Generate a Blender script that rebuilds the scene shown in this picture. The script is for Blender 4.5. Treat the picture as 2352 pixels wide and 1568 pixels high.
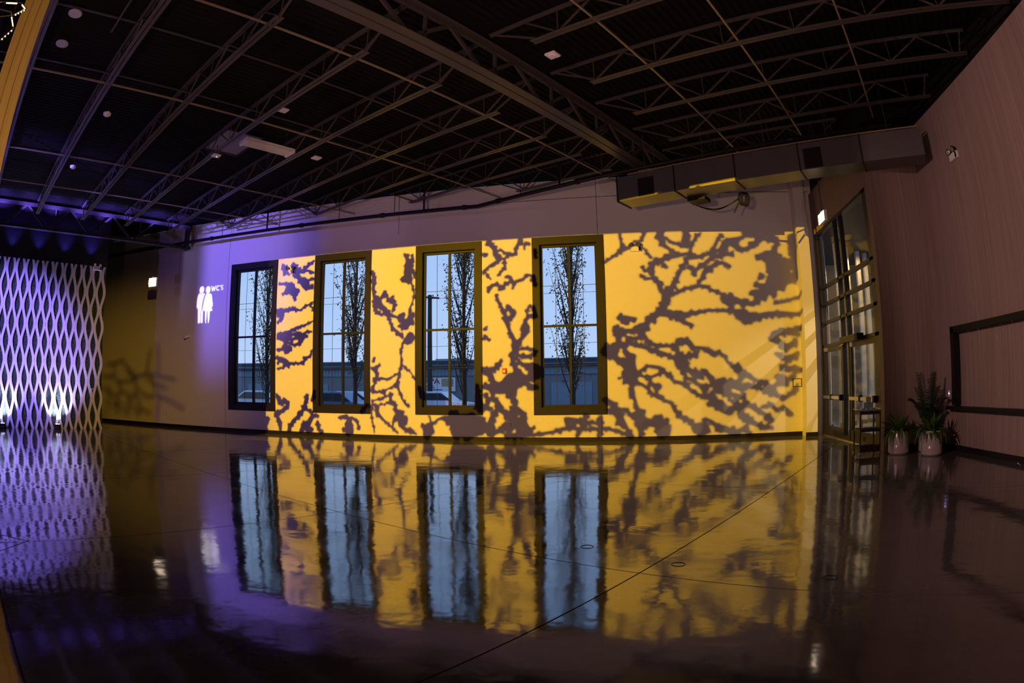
import bpy, bmesh, math, random
from mathutils import Vector, Matrix
random.seed(7)
sc = bpy.context.scene
C = sc.collection
for o in list(bpy.data.objects): bpy.data.objects.remove(o)

# ------------------------------------------------------------------ camera (fisheye, 1.5 m above the floor)
PITCH, ROLL, YAW = 0.07588880, -0.01087278, 0.21707802
def rot_cam():
    cr, sr = math.cos(ROLL), math.sin(ROLL)
    R0 = Matrix(((cr, -sr, 0), (sr, cr, 0), (0, 0, 1)))
    M = Matrix(((1, 0, 0), (0, 0, 1), (0, 1, 0)))
    cp, sp = math.cos(PITCH), math.sin(PITCH)
    Rp = Matrix(((1, 0, 0), (0, cp, -sp), (0, sp, cp)))
    cy, sy = math.cos(YAW), math.sin(YAW)
    Ry = Matrix(((cy, -sy, 0), (sy, cy, 0), (0, 0, 1)))
    F = Matrix(((1, 0, 0), (0, 1, 0), (0, 0, -1)))
    return Ry @ Rp @ M @ R0 @ F
cam = bpy.data.cameras.new('camera')
cam.type = 'PANO'
try: cam.panorama_type = 'FISHEYE_EQUISOLID'; cd = cam
except Exception: cd = cam.cycles; cd.panorama_type = 'FISHEYE_EQUISOLID'
cam.sensor_fit = 'HORIZONTAL'; cam.sensor_width = 36.0; cam.sensor_height = 24.0
cd.fisheye_lens = 1421.7175 / 2352.0 * 36.0
cd.fisheye_fov = math.radians(180)
cam.clip_start = 0.01; cam.clip_end = 500
camo = bpy.data.objects.new('camera', cam); C.objects.link(camo)
camo.matrix_world = Matrix.Translation((0, 0, 1.5)) @ rot_cam().to_4x4()
sc.camera = camo

# ------------------------------------------------------------------ world, exposure
vs = sc.view_settings
vs.view_transform = 'Standard'; vs.look = 'None'; vs.gamma = 1.0; vs.exposure = 0.0
vs.use_curve_mapping = False
W = bpy.data.worlds.new('dusk_sky'); sc.world = W; W.use_nodes = True
nt = W.node_tree; nt.nodes.clear()
wo = nt.nodes.new('ShaderNodeOutputWorld'); bg = nt.nodes.new('ShaderNodeBackground')
tc = nt.nodes.new('ShaderNodeTexCoord'); sx = nt.nodes.new('ShaderNodeSeparateXYZ')
rp = nt.nodes.new('ShaderNodeValToRGB')
rp.color_ramp.elements[0].position = 0.0; rp.color_ramp.elements[0].color = (0.50, 0.62, 0.86, 1)
rp.color_ramp.elements[1].position = 0.5; rp.color_ramp.elements[1].color = (0.24, 0.42, 0.80, 1)
nt.links.new(tc.outputs['Generated'], sx.inputs[0]); nt.links.new(sx.outputs[2], rp.inputs[0])
nt.links.new(rp.outputs[0], bg.inputs[0]); nt.links.new(bg.outputs[0], wo.inputs[0])
bg.inputs[1].default_value = 1.2
try:
    sc.cycles.max_bounces = 8; sc.cycles.diffuse_bounces = 4; sc.cycles.glossy_bounces = 4
    sc.cycles.transmission_bounces = 6; sc.cycles.transparent_max_bounces = 8
    sc.cycles.sample_clamp_indirect = 4.0; sc.cycles.caustics_reflective = False; sc.cycles.caustics_refractive = False
    sc.cycles.use_denoising = True
except Exception: pass

# ------------------------------------------------------------------ venue lamps and added fill lamps (off frame)
def lamp(name, kind, loc, color, energy, aim=None, size=0.05, angle=60, blend=0.5, shape=None, size_y=None):
    l = bpy.data.lights.new(name, kind); l.color = color; l.energy = energy
    o = bpy.data.objects.new(name, l); C.objects.link(o); o.location = loc
    if kind == 'SPOT': l.spot_size = math.radians(angle); l.spot_blend = blend; l.shadow_soft_size = size
    elif kind == 'AREA':
        l.shape = shape or 'SQUARE'; l.size = size
        if size_y: l.shape = 'RECTANGLE'; l.size_y = size_y
    else: l.shadow_soft_size = size
    if aim is not None:
        o.rotation_euler = (Vector(aim) - Vector(loc)).to_track_quat('-Z', 'Y').to_euler()
    return o
D = 17.084                                # back wall plane y
GOBO_L = Vector((-8.37, 1.92, 6.31))      # branch pattern projector
lamp('branch_projector_lamp', 'SPOT', GOBO_L, (1.0, 0.53, 0.006), 14200, aim=(-3.6, D, 2.9), size=0.0022, angle=72, blend=0.35)
WC_L = Vector((-9.6, 1.2, 6.5))
lamp('washroom_sign_projector_lamp', 'SPOT', WC_L, (1.0, 0.97, 0.92), 15000, aim=(-14.85, D, 4.5), size=0.0007, angle=14, blend=0.2)
CRK_L = Vector((-1.0, 1.0, 6.6))
lamp('amber_crackle_projector_lamp', 'SPOT', CRK_L, (1.0, 0.52, 0.05), 4200, aim=(-19.0, D, 0.6), size=0.005, angle=27, blend=1.0)
# violet wash on the wall left of the first window (shuttered at its left side by a barn door)
VIO_L = Vector((-14.4, 1.0, 6.2))
lamp('violet_spot_lamp', 'SPOT', VIO_L, (0.21, 0.145, 1.0), 10500, aim=(-14.7, D, 6.3), size=0.012, angle=36, blend=1.0)
lamp('violet_fill_lamp', 'SPOT', (-15.5, -1.5, 6.4), (0.50, 0.20, 1.0), 1100, aim=(-10.5, D, 6.4), size=0.1, angle=46, blend=1.0)  # added broad violet fill across the upper wall
# added rose, mauve and violet fill lamps off frame, for ambient light
lamp('mauve_fill_lamp', 'SPOT', (-2.4, -6.5, 0.25), (1.0, 0.54, 0.36), 1900, aim=(-3.0, D, 4.8), size=0.15, angle=62, blend=1.0)
for x_, y_ in ((-5.6, 0.0), (-1.8, 0.9), (2.2, 0.9)):
    lamp('mauve_up_fill', 'SPOT', (x_, y_, 0.05), (1.0, 0.55, 0.50), 620, aim=(x_-0.6, y_+3.6, 7.5), size=0.06, angle=120, blend=1.0)  # added fill from below for the joist undersides
lamp('mauve_fill_lamp', 'SPOT', (-10.0, -1.5, 5.8), (1.0, 0.58, 0.54), 4700, aim=(6.4, 7.2, 3.0), size=0.1, angle=42, blend=1.0)  # added fill to brighten the wood wall
lamp('violet_spot_lamp', 'SPOT', (-15.5, -5.0, 0.3), (0.42, 0.20, 1.0), 700, aim=(-14.0, 6.0, 7.0), size=0.15, angle=110, blend=1.0)  # added violet fill for the roof at left
# porch lamp outside the entrance doors
lamp('porch_lamp', 'SPOT', (7.4, 13.8, 5.0), (1.0, 0.74, 0.42), 900, aim=(4.5, 16.6, 0.3), size=0.02, angle=62, blend=0.6)

# ------------------------------------------------------------------ materials
def nodes(name):
    m = bpy.data.materials.new(name); m.use_nodes = True
    t = m.node_tree; return m, t, t.nodes['Principled BSDF']
def mat(name, col, rough=0.5, metal=0.0, bump=None, var=None, spec=None, emit=None, estr=0.0):
    m, t, p = nodes(name)
    p.inputs['Base Color'].default_value = (*col, 1); p.inputs['Roughness'].default_value = rough; p.inputs['Metallic'].default_value = metal
    if spec is not None: p.inputs['Specular IOR Level'].default_value = spec
    if emit: p.inputs['Emission Color'].default_value = (*emit, 1); p.inputs['Emission Strength'].default_value = estr
    if var or bump:
        n = t.nodes.new('ShaderNodeTexNoise'); tcn = t.nodes.new('ShaderNodeTexCoord'); t.links.new(tcn.outputs['Object'], n.inputs['Vector'])
        n.inputs['Detail'].default_value = 5
    if var:
        n.inputs['Scale'].default_value = var[0]
        mx = t.nodes.new('ShaderNodeMix'); mx.data_type = 'RGBA'
        mx.inputs['A'].default_value = (*[c * (1 - var[1]) for c in col], 1); mx.inputs['B'].default_value = (*[min(1, c * (1 + var[1])) for c in col], 1)
        t.links.new(n.outputs['Fac'], mx.inputs['Factor']); t.links.new(mx.outputs['Result'], p.inputs['Base Color'])
    if bump:
        if not var: n.inputs['Scale'].default_value = bump[0]
        b = t.nodes.new('ShaderNodeBump'); b.inputs['Strength'].default_value = bump[1]; b.inputs['Distance'].default_value = bump[2]
        t.links.new(n.outputs['Fac'], b.inputs['Height']); t.links.new(b.outputs[0], p.inputs['Normal'])
    return m
def stretched(name, c1, c2, scale, rough, bump=0.0, bdist=0.002, detail=6):
    """colour streaks along one axis: scale = (x,y,z) noise frequency"""
    m, t, p = nodes(name)
    tcn = t.nodes.new('ShaderNodeTexCoord'); mp = t.nodes.new('ShaderNodeMapping'); n = t.nodes.new('ShaderNodeTexNoise')
    mp.inputs['Scale'].default_value = scale; n.inputs['Scale'].default_value = 1.0; n.inputs['Detail'].default_value = detail; n.inputs['Roughness'].default_value = 0.7
    t.links.new(tcn.outputs['Object'], mp.inputs[0]); t.links.new(mp.outputs[0], n.inputs['Vector'])
    r = t.nodes.new('ShaderNodeValToRGB'); r.color_ramp.elements[0].position = 0.32; r.color_ramp.elements[1].position = 0.68
    r.color_ramp.elements[0].color = (*c1, 1); r.color_ramp.elements[1].color = (*c2, 1)
    t.links.new(n.outputs['Fac'], r.inputs[0]); t.links.new(r.outputs[0], p.inputs['Base Color']); p.inputs['Roughness'].default_value = rough
    if bump:
        b = t.nodes.new('ShaderNodeBump'); b.inputs['Strength'].default_value = bump; b.inputs['Distance'].default_value = bdist
        t.links.new(n.outputs['Fac'], b.inputs['Height']); t.links.new(b.outputs[0], p.inputs['Normal'])
    return m
M = {}
M['wall'] = mat('painted_wall', (0.72, 0.70, 0.67), 0.75, bump=(60, 0.15, 0.003))
M['black'] = mat('black_paint', (0.010, 0.009, 0.009), 0.55, spec=0.25)
M['deck'] = mat('deck_paint', (0.005, 0.0043, 0.0042), 0.8, spec=0.12, bump=(30, 0.2, 0.01))
M['steel'] = mat('joist_paint', (0.060, 0.052, 0.050), 0.42, spec=0.35)
M['trimdark'] = mat('window_trim_dark', (0.010, 0.009, 0.0085), 0.5, spec=0.22)
M['alu'] = mat('bronze_aluminium', (0.035, 0.030, 0.026), 0.38, 0.3)
M['chrome'] = mat('brushed_steel', (0.62, 0.60, 0.57), 0.28, 0.9)
M['white'] = mat('white_plastic', (0.78, 0.77, 0.75), 0.45)
M['wood'] = stretched('vertical_grain_laminate', (0.23, 0.16, 0.135), (0.36, 0.27, 0.235), (26, 26, 0.35), 0.55, 0.15, 0.002)
M['colwood'] = stretched('column_wood', (0.36, 0.26, 0.05), (0.46, 0.34, 0.075), (30, 30, 0.6), 0.5)
M['duct'] = mat('duct_sheet_metal', (0.15, 0.145, 0.14), 0.38, 0.6, var=(3, 0.1))
M['moss'] = None
M['lattice'] = mat('white_lattice', (0.70, 0.69, 0.70), 0.45)
M['drape'] = mat('dark_partition_paint', (0.018, 0.018, 0.022), 0.6)
M['concrete_pot'] = mat('glazed_pot', (0.42, 0.36, 0.34), 0.22, var=(14, 0.12))
M['soil'] = mat('soil', (0.03, 0.02, 0.012), 0.9)
M['leaf'] = mat('fern_leaf', (0.055, 0.13, 0.022), 0.42, var=(9, 0.45))
M['palm'] = mat('palm_leaf', (0.020, 0.042, 0.016), 0.45, var=(9, 0.4))
M['bark'] = mat('bark', (0.05, 0.038, 0.03), 0.9)
M['autumn'] = mat('autumn_leaf', (0.20, 0.125, 0.035), 0.6, var=(3.0, 0.8))
M['cartwood'] = mat('cart_walnut', (0.05, 0.022, 0.015), 0.4, var=(20, 0.4))
M['red'] = mat('fire_red', (0.45, 0.02, 0.01), 0.35)
M['asphalt'] = mat('asphalt', (0.10, 0.105, 0.11), 0.9, var=(2, 0.2))
M['pave'] = mat('sidewalk', (0.34, 0.34, 0.34), 0.85, var=(2, 0.1))
M['brick'] = mat('tan_brick', (0.42, 0.32, 0.20), 0.8, var=(12, 0.15))
M['clad'] = mat('grey_blue_cladding', (0.22, 0.27, 0.33), 0.6)
M['cladwall'] = mat('grey_block_wall', (0.20, 0.20, 0.22), 0.8, var=(1.5, 0.15))
M['fascia'] = mat('dark_fascia', (0.045, 0.05, 0.07), 0.6)
M['signwhite'] = mat('sign_white', (0.75, 0.78, 0.82), 0.5)
M['signred'] = mat('sign_maroon', (0.20, 0.015, 0.04), 0.5)
M['signblue'] = mat('sign_blue', (0.05, 0.08, 0.25), 0.5)
M['carwhite'] = mat('car_white', (0.70, 0.73, 0.78), 0.25)
M['carblue'] = mat('car_blue', (0.10, 0.17, 0.30), 0.25)
M['tyre'] = mat('tyre', (0.015, 0.015, 0.015), 0.8)
M['glassdark'] = mat('car_glass', (0.02, 0.025, 0.03), 0.08)
M['led'] = mat('chandelier_led', (1, 0.75, 0.4), 0.5, emit=(1.0, 0.55, 0.18), estr=5.0)
M['exitface'] = mat('exit_sign_face', (1, 0.95, 0.8), 0.5, emit=(1.0, 0.93, 0.70), estr=3.2)
M['exitletters'] = mat('exit_sign_letters', (0.9, 0.25, 0.05), 0.5, emit=(1.0, 0.30, 0.05), estr=2.0)
M['bulb'] = mat('uplight_lens', (1, 1, 1), 0.3, emit=(0.85, 0.80, 1.0), estr=30.0)
M['greenled'] = mat('status_led', (0.1, 1, 0.3), 0.3, emit=(0.2, 1.0, 0.35), estr=6.0)
M['blueled'] = mat('blue_led', (0.3, 0.4, 1), 0.3, emit=(0.35, 0.35, 1.0), estr=8.0)
M['bluejar'] = mat('blue_white_glass', (0.45, 0.58, 0.78), 0.12, var=(30, 0.5))
M['skypanel'] = mat('skylight_panel', (0.20, 0.17, 0.18), 0.5)
M['tubes'] = mat('lamp_tube', (0.75, 0.72, 0.70), 0.2)
M['disc'] = mat('pendant_disc', (0.40, 0.38, 0.45), 0.5)
M['copper'] = mat('brass_pipe', (0.30, 0.24, 0.14), 0.4, 0.3)
M['pinkcable'] = mat('red_cable', (0.25, 0.02, 0.05), 0.5)
def glass_mat(name, tint=(1, 1, 1), rough=0.0, refl=1.5):
    m = bpy.data.materials.new(name); m.use_nodes = True; t = m.node_tree; t.nodes.clear()
    o = t.nodes.new('ShaderNodeOutputMaterial'); mx = t.nodes.new('ShaderNodeMixShader'); tr = t.nodes.new('ShaderNodeBsdfTransparent'); gl = t.nodes.new('ShaderNodeBsdfGlossy')
    fr = t.nodes.new('ShaderNodeFresnel'); fr.inputs['IOR'].default_value = 1.5
    tr.inputs[0].default_value = (*tint, 1); gl.inputs['Roughness'].default_value = rough
    mt = t.nodes.new('ShaderNodeMath'); mt.operation = 'MULTIPLY'; mt.inputs[1].default_value = refl; mt.use_clamp = True
    gm = t.nodes.new('ShaderNodeNewGeometry'); inv = t.nodes.new('ShaderNodeMath'); inv.operation = 'SUBTRACT'; inv.inputs[0].default_value = 1.0
    mu = t.nodes.new('ShaderNodeMath'); mu.operation = 'MULTIPLY'
    t.links.new(gm.outputs['Backfacing'], inv.inputs[1]); t.links.new(fr.outputs[0], mt.inputs[0]); t.links.new(mt.outputs[0], mu.inputs[0]); t.links.new(inv.outputs[0], mu.inputs[1]); t.links.new(mu.outputs[0], mx.inputs[0])
    t.links.new(tr.outputs[0], mx.inputs[1]); t.links.new(gl.outputs[0], mx.inputs[2]); t.links.new(mx.outputs[0], o.inputs[0])
    return m
M['glass'] = glass_mat('window_glass', (0.93, 0.97, 1.0))
M['glasswarm'] = glass_mat('door_glass', (0.72, 0.72, 0.70), refl=0.85)
M['cup'] = glass_mat('clear_glass', (0.80, 0.88, 0.97), 0.03)
def floor_mat():
    m, t, p = nodes('polished_concrete')
    tcn = t.nodes.new('ShaderNodeTexCoord'); geo = t.nodes.new('ShaderNodeNewGeometry')
    n1 = t.nodes.new('ShaderNodeTexNoise'); n1.inputs['Scale'].default_value = 0.55; n1.inputs['Detail'].default_value = 8; n1.inputs['Roughness'].default_value = 0.65
    t.links.new(geo.outputs['Position'], n1.inputs['Vector'])
    r = t.nodes.new('ShaderNodeValToRGB'); r.color_ramp.elements[0].position = 0.3; r.color_ramp.elements[1].position = 0.75
    r.color_ramp.elements[0].color = (0.075, 0.070, 0.066, 1); r.color_ramp.elements[1].color = (0.17, 0.16, 0.15, 1)
    t.links.new(n1.outputs['Fac'], r.inputs[0]); t.links.new(r.outputs[0], p.inputs['Base Color'])
    p.inputs['IOR'].default_value = 2.15
    n2 = t.nodes.new('ShaderNodeTexNoise'); n2.inputs['Scale'].default_value = 1.3; n2.inputs['Detail'].default_value = 6
    t.links.new(geo.outputs['Position'], n2.inputs['Vector'])
    mr = t.nodes.new('ShaderNodeMapRange'); mr.inputs[1].default_value = 0.3; mr.inputs[2].default_value = 0.7; mr.inputs[3].default_value = 0.025; mr.inputs[4].default_value = 0.11
    t.links.new(n2.outputs['Fac'], mr.inputs[0]); t.links.new(mr.outputs[0], p.inputs['Roughness'])
    n3 = t.nodes.new('ShaderNodeTexNoise'); n3.inputs['Scale'].default_value = 1.9; n3.inputs['Detail'].default_value = 3
    n4 = t.nodes.new('ShaderNodeTexNoise'); n4.inputs['Scale'].default_value = 160; n4.inputs['Detail'].default_value = 2
    t.links.new(geo.outputs['Position'], n3.inputs['Vector']); t.links.new(geo.outputs['Position'], n4.inputs['Vector'])
    b1 = t.nodes.new('ShaderNodeBump'); b1.inputs['Strength'].default_value = 1.0; b1.inputs['Distance'].default_value = 0.0042
    b2 = t.nodes.new('ShaderNodeBump'); b2.inputs['Strength'].default_value = 0.25; b2.inputs['Distance'].default_value = 0.0002
    t.links.new(n3.outputs['Fac'], b1.inputs['Height']); t.links.new(n4.outputs['Fac'], b2.inputs['Height'])
    t.links.new(b1.outputs[0], b2.inputs['Normal']); t.links.new(b2.outputs[0], p.inputs['Normal'])
    return m
M['floor'] = floor_mat()
def moss_mat():
    m, t, p = nodes('preserved_moss')
    tcn = t.nodes.new('ShaderNodeTexCoord')
    n = t.nodes.new('ShaderNodeTexNoise'); n.inputs['Scale'].default_value = 26; n.inputs['Detail'].default_value = 6
    t.links.new(tcn.outputs['Object'], n.inputs['Vector'])
    r = t.nodes.new('ShaderNodeValToRGB'); r.color_ramp.elements[0].position = 0.38; r.color_ramp.elements[1].position = 0.66
    r.color_ramp.elements[0].color = (0.006, 0.012, 0.008, 1); r.color_ramp.elements[1].color = (0.07, 0.13, 0.075, 1)
    t.links.new(n.outputs['Fac'], r.inputs[0]); t.links.new(r.outputs[0], p.inputs['Base Color']); p.inputs['Roughness'].default_value = 0.7
    b = t.nodes.new('ShaderNodeBump'); b.inputs['Strength'].default_value = 1; b.inputs['Distance'].default_value = 0.05
    t.links.new(n.outputs['Fac'], b.inputs['Height']); t.links.new(b.outputs[0], p.inputs['Normal'])
    return m
M['moss'] = moss_mat()

# ------------------------------------------------------------------ helpers
class MB:
    def __init__(s): s.v = []; s.f = []
    def add(s, vs, fs):
        b = len(s.v); s.v += [tuple(v) for v in vs]; s.f += [tuple(i + b for i in f) for f in fs]; return s
    def box(s, x0, x1, y0, y1, z0, z1):
        return s.add([(x0,y0,z0),(x1,y0,z0),(x1,y1,z0),(x0,y1,z0),(x0,y0,z1),(x1,y0,z1),(x1,y1,z1),(x0,y1,z1)],
                     [(0,3,2,1),(4,5,6,7),(0,1,5,4),(1,2,6,5),(2,3,7,6),(3,0,4,7)])
    def cbox(s, c, d):
        return s.box(c[0]-d[0]/2, c[0]+d[0]/2, c[1]-d[1]/2, c[1]+d[1]/2, c[2]-d[2]/2, c[2]+d[2]/2)
    def bar(s, a, b, w, h, up=(0,0,1)):
        a = Vector(a); b = Vector(b); d = (b-a).normalized(); u = Vector(up)
        if abs(d.dot(u)) > 0.99: u = Vector((1,0,0))
        r = d.cross(u).normalized()*(w/2); u2 = r.cross(d).normalized()*(h/2)
        vs = [p+sr*r+su*u2 for p in (a,b) for sr,su in ((-1,-1),(1,-1),(1,1),(-1,1))]
        return s.add(vs, [(0,1,2,3),(7,6,5,4),(0,4,5,1),(1,5,6,2),(2,6,7,3),(3,7,4,0)])
    def tube(s, pts, r, n=8, cap=True):
        pts = [Vector(p) for p in pts]; rs = r if isinstance(r,(list,tuple)) else [r]*len(pts)
        b = len(s.v); ref = None
        for i,p in enumerate(pts):
            d = (pts[min(i+1,len(pts)-1)]-pts[max(i-1,0)]).normalized()
            if ref is None:
                ref = Vector((0,0,1)) if abs(d.z) < 0.9 else Vector((1,0,0))
            x = d.cross(ref).normalized(); y = x.cross(d).normalized(); ref = y
            for k in range(n):
                a = 2*math.pi*k/n; s.v.append(tuple(p + (x*math.cos(a)+y*math.sin(a))*rs[i]))
        for i in range(len(pts)-1):
            for k in range(n):
                s.f.append((b+i*n+k, b+i*n+(k+1)%n, b+(i+1)*n+(k+1)%n, b+(i+1)*n+k))
        if cap:
            s.f.append(tuple(b+k for k in reversed(range(n)))); s.f.append(tuple(b+(len(pts)-1)*n+k for k in range(n)))
        return s
    def lathe(s, prof, n=24, c=(0,0,0)):
        b = len(s.v)
        for r,z in prof:
            for k in range(n):
                a = 2*math.pi*k/n; s.v.append((c[0]+r*math.cos(a), c[1]+r*math.sin(a), c[2]+z))
        for i in range(len(prof)-1):
            for k in range(n): s.f.append((b+i*n+k, b+i*n+(k+1)%n, b+(i+1)*n+(k+1)%n, b+(i+1)*n+k))
        s.f.append(tuple(b+k for k in reversed(range(n)))); s.f.append(tuple(b+(len(prof)-1)*n+k for k in range(n)))
        return s
    def prism(s, poly, f0, f1):
        """poly of 2d points, f0/f1: 2d -> 3d for both ends"""
        n = len(poly); vs = [f0(*p) for p in poly]+[f1(*p) for p in poly]
        return s.add(vs, [tuple(range(n))[::-1], tuple(range(n,2*n))]+[(i,(i+1)%n,n+(i+1)%n,n+i) for i in range(n)])
    def mesh(s, name, smooth=False):
        me = bpy.data.meshes.new(name); me.from_pydata(s.v, [], s.f); me.validate()
        if smooth: me.polygons.foreach_set('use_smooth', [True]*len(me.polygons))
        me.update(); return me
    def build(s, name, m, parent=None, smooth=False, fix=True):
        me = s.mesh(name, smooth)
        if fix:
            bm = bmesh.new(); bm.from_mesh(me); bmesh.ops.recalc_face_normals(bm, faces=bm.faces); bm.to_mesh(me); bm.free()
        me.materials.append(M[m] if isinstance(m,str) else m)
        return link(name, me, parent)
def link(name, me, parent=None, loc=None, rz=None):
    o = bpy.data.objects.new(name, me); C.objects.link(o)
    if parent is not None: o.parent = parent
    if loc is not None: o.location = loc
    if rz is not None: o.rotation_euler = (0,0,rz)
    return o
def tag(o, label=None, cat=None, group=None, kind=None):
    if label: o['label'] = label
    if cat: o['category'] = cat
    if group: o['group'] = group
    if kind: o['kind'] = kind
    return o
def empty(name, loc=(0,0,0), rz=0, label=None, cat=None, group=None, kind=None):
    o = bpy.data.objects.new(name, None); C.objects.link(o); o.location = loc; o.rotation_euler = (0,0,rz); o.empty_display_size = 0.1
    return tag(o, label, cat, group, kind)
def copy_tree(o, parent=None):
    c = o.copy(); C.objects.link(c)
    if parent is not None: c.parent = parent
    for ch in list(o.children): copy_tree(ch, c)
    return c
def bevel(o, w, seg=2):
    md = o.modifiers.new('bevel', 'BEVEL'); md.width = w; md.segments = seg; md.limit_method = 'ANGLE'; return o
PSI = -0.4560033           # joists run along this bearing, girders at right angles to it
UX = Vector((math.cos(PSI), math.sin(PSI), 0)); UY = Vector((-math.sin(PSI), math.cos(PSI), 0))
def G(gx, gy, z=0.0): return UX*gx + UY*gy + Vector((0,0,z))
def text_mesh(body, size, depth, name):
    cu = bpy.data.curves.new(name, 'FONT'); cu.body = body; cu.size = size; cu.extrude = depth; cu.align_x = 'CENTER'; cu.align_y = 'CENTER'
    o = bpy.data.objects.new(name, cu); C.objects.link(o)
    dg = bpy.context.evaluated_depsgraph_get(); me = bpy.data.meshes.new_from_object(o.evaluated_get(dg))
    bpy.data.objects.remove(o); bpy.data.curves.remove(cu); me.name = name; return me

# ================================================================== THE SETTING
X1, X2, YJ = 5.05, 6.40, 12.20        # entrance wall, wood wall, return between them
# ---- floor: saw-cut concrete slabs
def clip(poly, n, d):                 # keep n.p <= d
    out = []
    for i in range(len(poly)):
        a, b = poly[i], poly[(i+1) % len(poly)]
        da = n[0]*a[0]+n[1]*a[1]-d; db = n[0]*b[0]+n[1]*b[1]-d
        if da <= 0: out.append(a)
        if da*db < 0:
            t = da/(da-db); out.append((a[0]+(b[0]-a[0])*t, a[1]+(b[1]-a[1])*t))
    return out
floor = tag(MB().box(-30, X2, -12, D, -0.30, -0.06).build('floor', 'black'), 'dark polished concrete floor with saw-cut joints', None, kind='structure')
gxs = [-2.16+4.0*k for k in range(-8, 4)]; gys = [0.05+4.25*k for k in range(-4, 8)]
for i in range(len(gxs)-1):
    for j in range(len(gys)-1):
        q = 0.007
        c = [G(gxs[i]+q, gys[j]+q), G(gxs[i+1]-q, gys[j]+q), G(gxs[i+1]-q, gys[j+1]-q), G(gxs[i]+q, gys[j+1]-q)]
        poly = [(p.x, p.y) for p in c]
        for n, d in (((1,0),X2),((-1,0),30),((0,1),D),((0,-1),12)): poly = clip(poly, n, d) if poly else poly
        if len(poly) < 3: continue
        MB().prism(poly, lambda a,b:(a,b,-0.06), lambda a,b:(a,b,0.0)).build('concrete_slab', 'floor', floor)
# isolation joint round the column (a diamond)
cc = (-6.2, -0.10)
dm = [(cc[0], cc[1]+0.58), (cc[0]+0.58, cc[1]), (cc[0], cc[1]-0.58), (cc[0]-0.58, cc[1])]
for i in range(4):
    a = G(*dm[i], 0.0006); b = G(*dm[(i+1)%4], 0.0006)
    MB().bar(a, b, 0.014, 0.001).build('joint_strip', 'black', floor)
# core holes patched in the slab
for (x, y) in ((-0.55, 5.65), (0.28, 5.05), (1.45, 4.45)):
    MB().tube([(x+0.06*math.cos(t*math.pi/10), y+0.06*math.sin(t*math.pi/10), 0.0008) for t in range(21)], 0.0035, 4, cap=False).build('patch_ring', 'black', floor)

# ---- back wall with four tall windows
WX = [-13.818, -10.265, -6.712, -3.159]; WW = 2.072; ZB, ZT = 0.742, 5.801
OI = 0.205                                # trim width on the wall face
mb = MB(); y0, y1 = D, D+0.32; xs = -27.0
for x in WX:
    a, b = x+OI, x+WW-OI
    mb.box(xs, a, y0, y1, 0, 7.5); mb.box(a, b, y0, y1, 0, ZB+OI); mb.box(a, b, y0, y1, ZT-OI, 7.5); xs = b
mb.box(xs, X1+0.3, y0, y1, 0, 7.5)
wb = tag(mb.build('wall_back', 'wall'), 'long pale wall pierced by four tall windows', None, kind='structure')
for x in (-13.97, -1.25, -7.3):
    segs = ((0.1, 7.5),) if x < -13.9 else (((0.1, ZB), (ZT, 7.5)) if x > -2 else ((6.2, 7.5),))
    for a, b in segs: MB().box(x-0.006, x+0.006, D-0.001, D+0.01, a, b).build('panel_joint', 'trimdark', wb)
MB().box(-20, X1, D-0.001, D+0.01, 6.93, 6.945).build('panel_joint', 'trimdark', wb)
tag(MB().box(-27, 4.45, D-0.022, D, 0, 0.115).build('baseboard_back', 'black'), 'black baseboard along the window wall', None, kind='structure')
# corner pier
pier = tag(MB().box(4.45, 4.78, 16.60, D, 0, 7.45).build('wall_corner_pier', 'wall'), 'pale corner pier beside the entrance glazing', None, kind='structure')
MB().box(4.43, 4.80, 16.58, 16.60, 0, 0.115).build('pier_baseboard', 'black', pier)
# windows
for i, x in enumerate(WX):
    w = empty('window_%d' % (i+1), (x+WW/2, D, 0), kind='structure', label=['first', 'second', 'third', 'fourth'][i]+' tall dark-framed window counting from the violet end of the wall')
    hw = WW/2; t = 0.014
    for nm, bx in (('trim_board', (-hw, -hw+OI, ZB, ZT)), ('trim_board', (hw-OI, hw, ZB, ZT)), ('trim_board', (-hw+OI, hw-OI, ZT-OI, ZT)), ('trim_board', (-hw+OI, hw-OI, ZB, ZB+OI))):
        MB().box(bx[0], bx[1], -t, 0.0, bx[2], bx[3]).build(nm, 'trimdark', w)
    a = hw-OI; zb, zt = ZB+OI, ZT-OI
    r = MB()                                   # reveal lining
    r.box(-a, -a+0.012, 0, 0.30, zb, zt); r.box(a-0.012, a, 0, 0.30, zb, zt); r.box(-a, a, 0, 0.30, zt-0.012, zt); r.box(-a, a, 0, 0.30, zb, zb+0.012)
    r.build('reveal', 'trimdark', w)
    f = MB(); fw = 0.075
    f.box(-a+.012, -a+fw, 0.12, 0.20, zb+.012, zt-.012); f.box(a-fw, a-.012, 0.12, 0.20, zb+.012, zt-.012); f.box(-a+fw, a-fw, 0.12, 0.20, zt-fw, zt-.012); f.box(-a+fw, a-fw, 0.12, 0.20, zb+.012, zb+fw)
    f.build('sash_frame', 'trimdark', w)
    MB().box(-0.032, 0.032, 0.11, 0.20, zb+fw, zt-fw).build('mullion', 'trimdark', w)
    MB().box(-a+fw, a-fw, 0.112, 0.198, 3.215, 3.275).build('transom_bar', 'trimdark', w)
    for (xa, xb) in ((-a+fw, -0.032), (0.032, a-fw)):
        for (za, zc) in ((zb+fw, 3.215), (3.275, zt-fw)):
            p = MB().box(xa, xb, 0.155, 0.161, za, zc).build('pane', 'glass', w)
            xm, zm = (xa+xb)/2, (za+zc)/2
            MB().box(xm-0.007, xm+0.007, 0.150, 0.154, za, zc).build('grille_bar', 'black', p)
            MB().box(xa, xb, 0.150, 0.154, zm-0.007, zm+0.007).build('grille_bar', 'black', p)

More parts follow.
